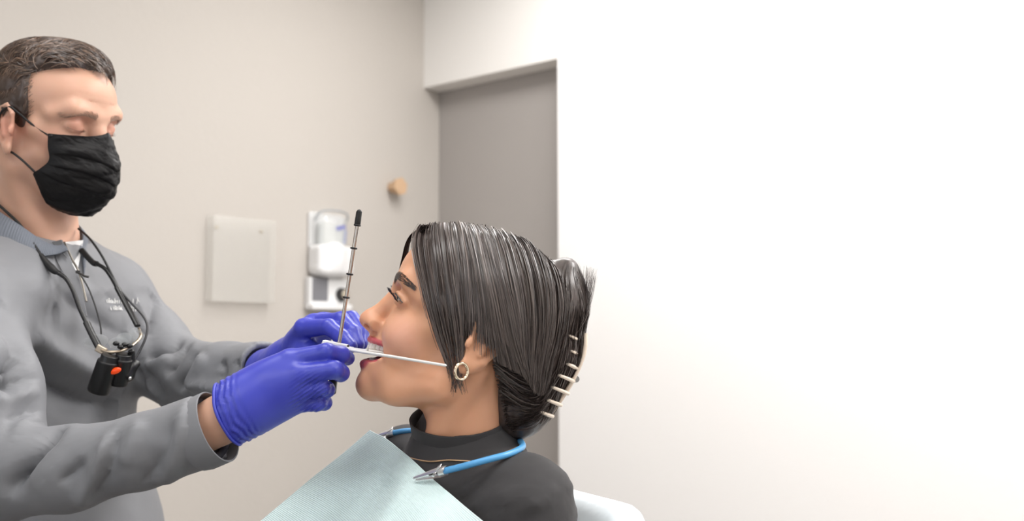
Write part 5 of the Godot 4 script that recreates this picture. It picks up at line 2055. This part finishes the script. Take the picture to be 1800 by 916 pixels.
# ------------------------------------------------------------------ magnifying loupes hung round the neck
func dentist_loupes() -> void:
	var t := thing("magnifying_loupes", "black dental magnifying loupes with an orange-lit lamp hanging on the man's chest", "loupes", V(205, 620, 1.24))
	var inv := Transform3D(Basis(), -t.position)
	var blk := mat("loupe_black", Color(0.045, 0.045, 0.05), 0.38)
	var rub := mat("loupe_rubber", Color(0.06, 0.06, 0.065), 0.55)
	var met := mat("loupe_frame_metal", Color(0.78, 0.72, 0.64), 0.28, 1.0)
	var P := func(l: Array) -> PackedVector3Array:
		var o := []
		for q in l:
			o.append(inv * V(q[0], q[1], q[2]))
		return spline(o, 8)
	var m := MB.new()
	m.tube(P.call([[-12, 352, 1.352], [10, 371, 1.338], [34, 394, 1.322], [56, 424, 1.312], [74, 452, 1.302]]), 0.0021, 8)
	obj("neck_cord", m, rub, t)
	m = MB.new()
	m.tube(P.call([[138, 402, 1.40], [158, 420, 1.375], [178, 448, 1.352], [196, 482, 1.336], [208, 506, 1.328]]), 0.0017, 8)
	obj("neck_cord", m, rub, t)
	m = MB.new()
	m.tube(P.call([[72, 448, 1.303], [84, 464, 1.296], [96, 476, 1.29], [104, 480, 1.286]]), [0.003, 0.0032, 0.0034, 0.0036, 0.0038, 0.004, 0.0042, 0.0044, 0.0046, 0.0048, 0.005, 0.0052, 0.0054, 0.0054, 0.0052, 0.005, 0.0048, 0.0046, 0.0044, 0.004, 0.0036, 0.0034, 0.0032, 0.003, 0.003], 10)
	obj("cord_sleeve", m, rub, t)
	m = MB.new()
	m.tube(P.call([[144, 440, 1.372], [154, 452, 1.362], [164, 462, 1.354], [170, 464, 1.35]]), 0.0042, 10)
	obj("cord_sleeve", m, rub, t)
	m = MB.new()
	m.tube(P.call([[102, 480, 1.286], [116, 490, 1.282], [128, 510, 1.274], [140, 542, 1.264], [152, 568, 1.256]]), 0.0029, 8)
	obj("temple_arm", m, blk, t)
	m = MB.new()
	m.tube(P.call([[152, 567, 1.255], [162, 588, 1.249], [174, 611, 1.242]]), 0.0052, 10, true, 0.7)
	obj("temple_tip", m, blk, t)
	m = MB.new()
	m.tube(P.call([[168, 463, 1.35], [184, 472, 1.342], [196, 488, 1.334], [208, 510, 1.324]]), 0.0029, 8)
	obj("temple_arm", m, blk, t)
	m = MB.new()
	m.tube(P.call([[206, 506, 1.325], [220, 532, 1.312], [232, 554, 1.302], [242, 573, 1.293]]), 0.0044, 10, true, 0.7)
	obj("temple_tip", m, blk, t)
	m = MB.new()
	m.tube(P.call([[212, 512, 1.322], [234, 536, 1.31], [252, 556, 1.30], [259, 574, 1.292], [256, 594, 1.284], [246, 616, 1.276], [236, 634, 1.268], [231, 650, 1.262]]), 0.0017, 8)
	obj("lamp_cable", m, mat("grey_cable", Color(0.2, 0.2, 0.21), 0.45), t)
	m = MB.new()
	m.tube(P.call([[142, 484, 1.292], [156, 508, 1.284], [168, 540, 1.276], [176, 570, 1.27], [178, 588, 1.268]]), 0.0011, 6)
	obj("retaining_cord", m, rub, t)
	# frame front
	m = MB.new()
	m.tube(P.call([[172, 610, 1.242], [182, 617, 1.236], [198, 619, 1.234], [216, 616, 1.238], [234, 606, 1.250], [247, 592, 1.268], [244, 578, 1.29]]), 0.0021, 8)
	obj("frame_bar", m, met, t)
	m = MB.new()
	m.rbox(inv * V(178, 615, 1.238), Vector3(0.0072, 0.005, 0.0022), 0.0016, CB * Basis(Vector3.BACK, -0.5))
	obj("hinge_plate", m, met, t)
	var clear := mat("loupe_lens", Color(0.95, 0.97, 0.97, 0.18), 0.03)
	clear.transparency = BaseMaterial3D.TRANSPARENCY_ALPHA
	for q in [[168, 601, 1.252, 0.017, 0.011, 0.3], [208, 603, 1.245, 0.0135, 0.009, 0.2], [222, 597, 1.25, 0.0125, 0.011, 0.0], [240, 588, 1.275, 0.011, 0.010, -0.3]]:
		m = MB.new()
		m.ball(inv * V(q[0], q[1], q[2]), Vector3(q[3], q[4], 0.0012), CB * Basis(Vector3.BACK, q[5]) * Basis(Vector3.RIGHT, 0.5), 14)
		obj("lens", m, clear, t)
	for q in [[204, 604, 1.236], [212, 610, 1.236], [219, 606, 1.24], [228, 608, 1.242], [231, 618, 1.245]]:
		m = MB.new()
		m.ball(inv * V(q[0], q[1], q[2]), Vector3(0.0042, 0.0032, 0.0042), Basis(), 8)
		obj("nose_pad_joint", m, blk, t)
	# two telescopes, wide end down
	for q in [[194, 624, 1.228, 172, 690, 1.232, 0.0136], [218, 622, 1.240, 206, 676, 1.246, 0.0124]]:
		var a: Vector3 = inv * V(q[0], q[1], q[2])
		var b: Vector3 = inv * V(q[3], q[4], q[5])
		var y := (b - a).normalized()
		var x := y.cross(Vector3.BACK).normalized()
		var l := a.distance_to(b)
		var r: float = q[6]
		m = MB.new()
		m.lathe(PackedVector2Array([Vector2(0, 0), Vector2(r * 0.72, 0.0), Vector2(r * 0.80, 0.0012), Vector2(r * 0.82, l * 0.14), Vector2(r * 0.96, l * 0.16), Vector2(r, l * 0.2), Vector2(r * 1.04, l * 0.93), Vector2(r * 1.0, l * 0.98), Vector2(r * 0.85, l), Vector2(r * 0.8, l * 0.97), Vector2(0, l * 0.97)]), Transform3D(Basis(x, y, x.cross(y)), a), 32)
		obj("telescope", m, blk, t)
	# small lamp with an orange filter
	m = MB.new()
	var f := Field.new()
	f.ell(inv * V(203, 652, 1.224), Vector3(0.0078, 0.0042, 0.0038), 0.002, 0, CB * Basis(Vector3.BACK, 0.35))
	f.ell(inv * V(194, 657, 1.226), Vector3(0.003, 0.0022, 0.0022), 0.002)
	add_field(m, f, 0.0011, Transform3D())
	var og := mat("orange_filter_lamp", Color(0.9, 0.26, 0.06), 0.1)
	og.emission_enabled = true
	og.emission = Color(1.0, 0.34, 0.08)
	og.emission_energy_multiplier = 0.25
	obj("orange_filter", m, og, t)
	f = Field.new()
	f.chain([inv * V(231, 646, 1.252), inv * V(224, 660, 1.248), inv * V(217, 668, 1.246)], [0.0075, 0.0085, 0.006], 0.004)
	f.cap(inv * V(231, 620, 1.25), inv * V(231, 648, 1.252), 0.0048, 0.0055, 0.003)
	f.cap(inv * V(240, 640, 1.256), inv * V(226, 650, 1.246), 0.005, 0.005, 0.003)
	m = MB.new()
	add_field(m, f, 0.0016, Transform3D())
	obj("lamp_housing", m, blk, t)
	m = MB.new()
	m.ball(inv * V(228, 665, 1.240), Vector3.ONE * 0.0026, Basis(), 8)
	obj("set_screw", m, mat("steel_screw", Color(0.8, 0.8, 0.8), 0.2, 1.0), t)

# ------------------------------------------------------------------ bite-plane instrument held in the patient's mouth
func build_instrument() -> void:
	var t := thing("bite_plane_gauge", "white bite-plane gauge with an upright steel rod held in the woman's mouth", "dental instrument", V(600, 608, 1.10))
	var inv := Transform3D(Basis(), -t.position)
	var wp := mat("gauge_white", Color(0.9, 0.9, 0.89), 0.3)
	# the gauge lies in the patient's bite: x along the plate towards her, y up, z to us
	var a := V(568, 604, 1.100)
	var b := V(684, 625, 1.100)
	var x := (b - a).normalized()
	var y := (CB.y - x * CB.y.dot(x)).normalized()
	y = Basis(x, -0.05) * y
	var bs := Basis(x, y, x.cross(y))
	var l := a.distance_to(b)
	var o := inv * a
	var m := MB.new()
	m.rbox(o + bs * Vector3(l * 0.22, 0, 0), Vector3(l * 0.22, 0.0016, 0.011), 0.0008, bs)
	obj("handle_plate", m, wp, t)
	m = MB.new()
	m.rbox(o + bs * Vector3(0.006, 0.0028, 0), Vector3(0.006, 0.0014, 0.008), 0.0008, bs)
	m.rbox(o + bs * Vector3(l * 0.22, 0.0028, 0.004), Vector3(0.012, 0.0014, 0.006), 0.0008, bs)
	obj("raised_block", m, wp, t)
	m = MB.new()
	m.rbox(o + bs * Vector3(l * 0.36, 0.0024, 0.002), Vector3(0.0025, 0.0016, 0.004), 0.0008, bs)
	obj("slide_screw", m, mat("gauge_black", Color(0.05, 0.05, 0.05), 0.4), t)
	# bite fork: a curved flat plate between the teeth
	m = MB.new()
	m.grid(16, 24, func(i, j):
		var w: float = lerpf(0.010, 0.0265, smoothstep(0.0, 0.45, i)) * sqrt(maxf(0.0, 1.0 - pow(maxf(0.0, i - 0.75) / 0.26, 2.0)))
		return o + bs * Vector3(l * lerpf(0.42, 1.06, i), -0.0012, w * lerpf(1.0, -1.0, j)), 0.0022)
	obj("bite_plate", m, wp, t)
	m = MB.new()
	m.rbox(o + bs * Vector3(l * 0.67, 0.0035, 0), Vector3(0.0009, 0.0045, 0.0035), 0.0006, bs)
	obj("incisor_stop", m, wp, t)
	# long side pointer towards the ear
	m = MB.new()
	var p0 := inv * V(606, 614, 1.075)
	var p1 := inv * V(690, 627, 1.028)
	var p2 := inv * V(783, 642.5, 0.998)
	m.tube(PackedVector3Array([p0, p1, p2, p2 + (p2 - p1).normalized() * 0.0015]), [0.0018, 0.0017, 0.0015, 0.0006], 10)
	obj("side_pointer", m, wp, t)
	# upright steel rod with rubber rings and a black tip
	var r0 := inv * V(596, 606, 1.098)
	var r1 := inv * V(628, 396, 1.098)
	var r2 := inv * V(632, 368, 1.098)
	m = MB.new()
	m.tube(PackedVector3Array([r0, r1]), 0.0022, 14)
	obj("rod", m, mat("rod_steel", Color(0.72, 0.69, 0.66), 0.2, 1.0), t)
	var blk := mat("gauge_black", Color(0.05, 0.05, 0.05), 0.4)
	m = MB.new()
	var d := (r2 - r1).normalized()
	m.tube(PackedVector3Array([r1, r1 + d * 0.001, r1 + d * 0.006, r2 - d * 0.003, r2 - d * 0.0008, r2]), [0.003, 0.0037, 0.0037, 0.0034, 0.002, 0.0003], 14)
	obj("rubber_tip", m, blk, t)
	for v in [396.0, 436.5, 482.0, 523.0]:
		var c := r0.lerp(r1, (606.0 - v) / 210.0)
		m = MB.new()
		m.tube(PackedVector3Array([c - d * 0.0012, c - d * 0.0007, c + d * 0.0007, c + d * 0.0012]), [0.0030, 0.0042, 0.0042, 0.0030], 14)
		obj("rubber_ring", m, blk, t)
	# black grip below the plate, inside the fingers
	m = MB.new()
	m.rbox(inv * V(588, 652, 1.098), Vector3(0.0045, 0.0275, 0.0045), 0.002, CB * Basis(Vector3.BACK, -0.12))
	obj("grip", m, blk, t)
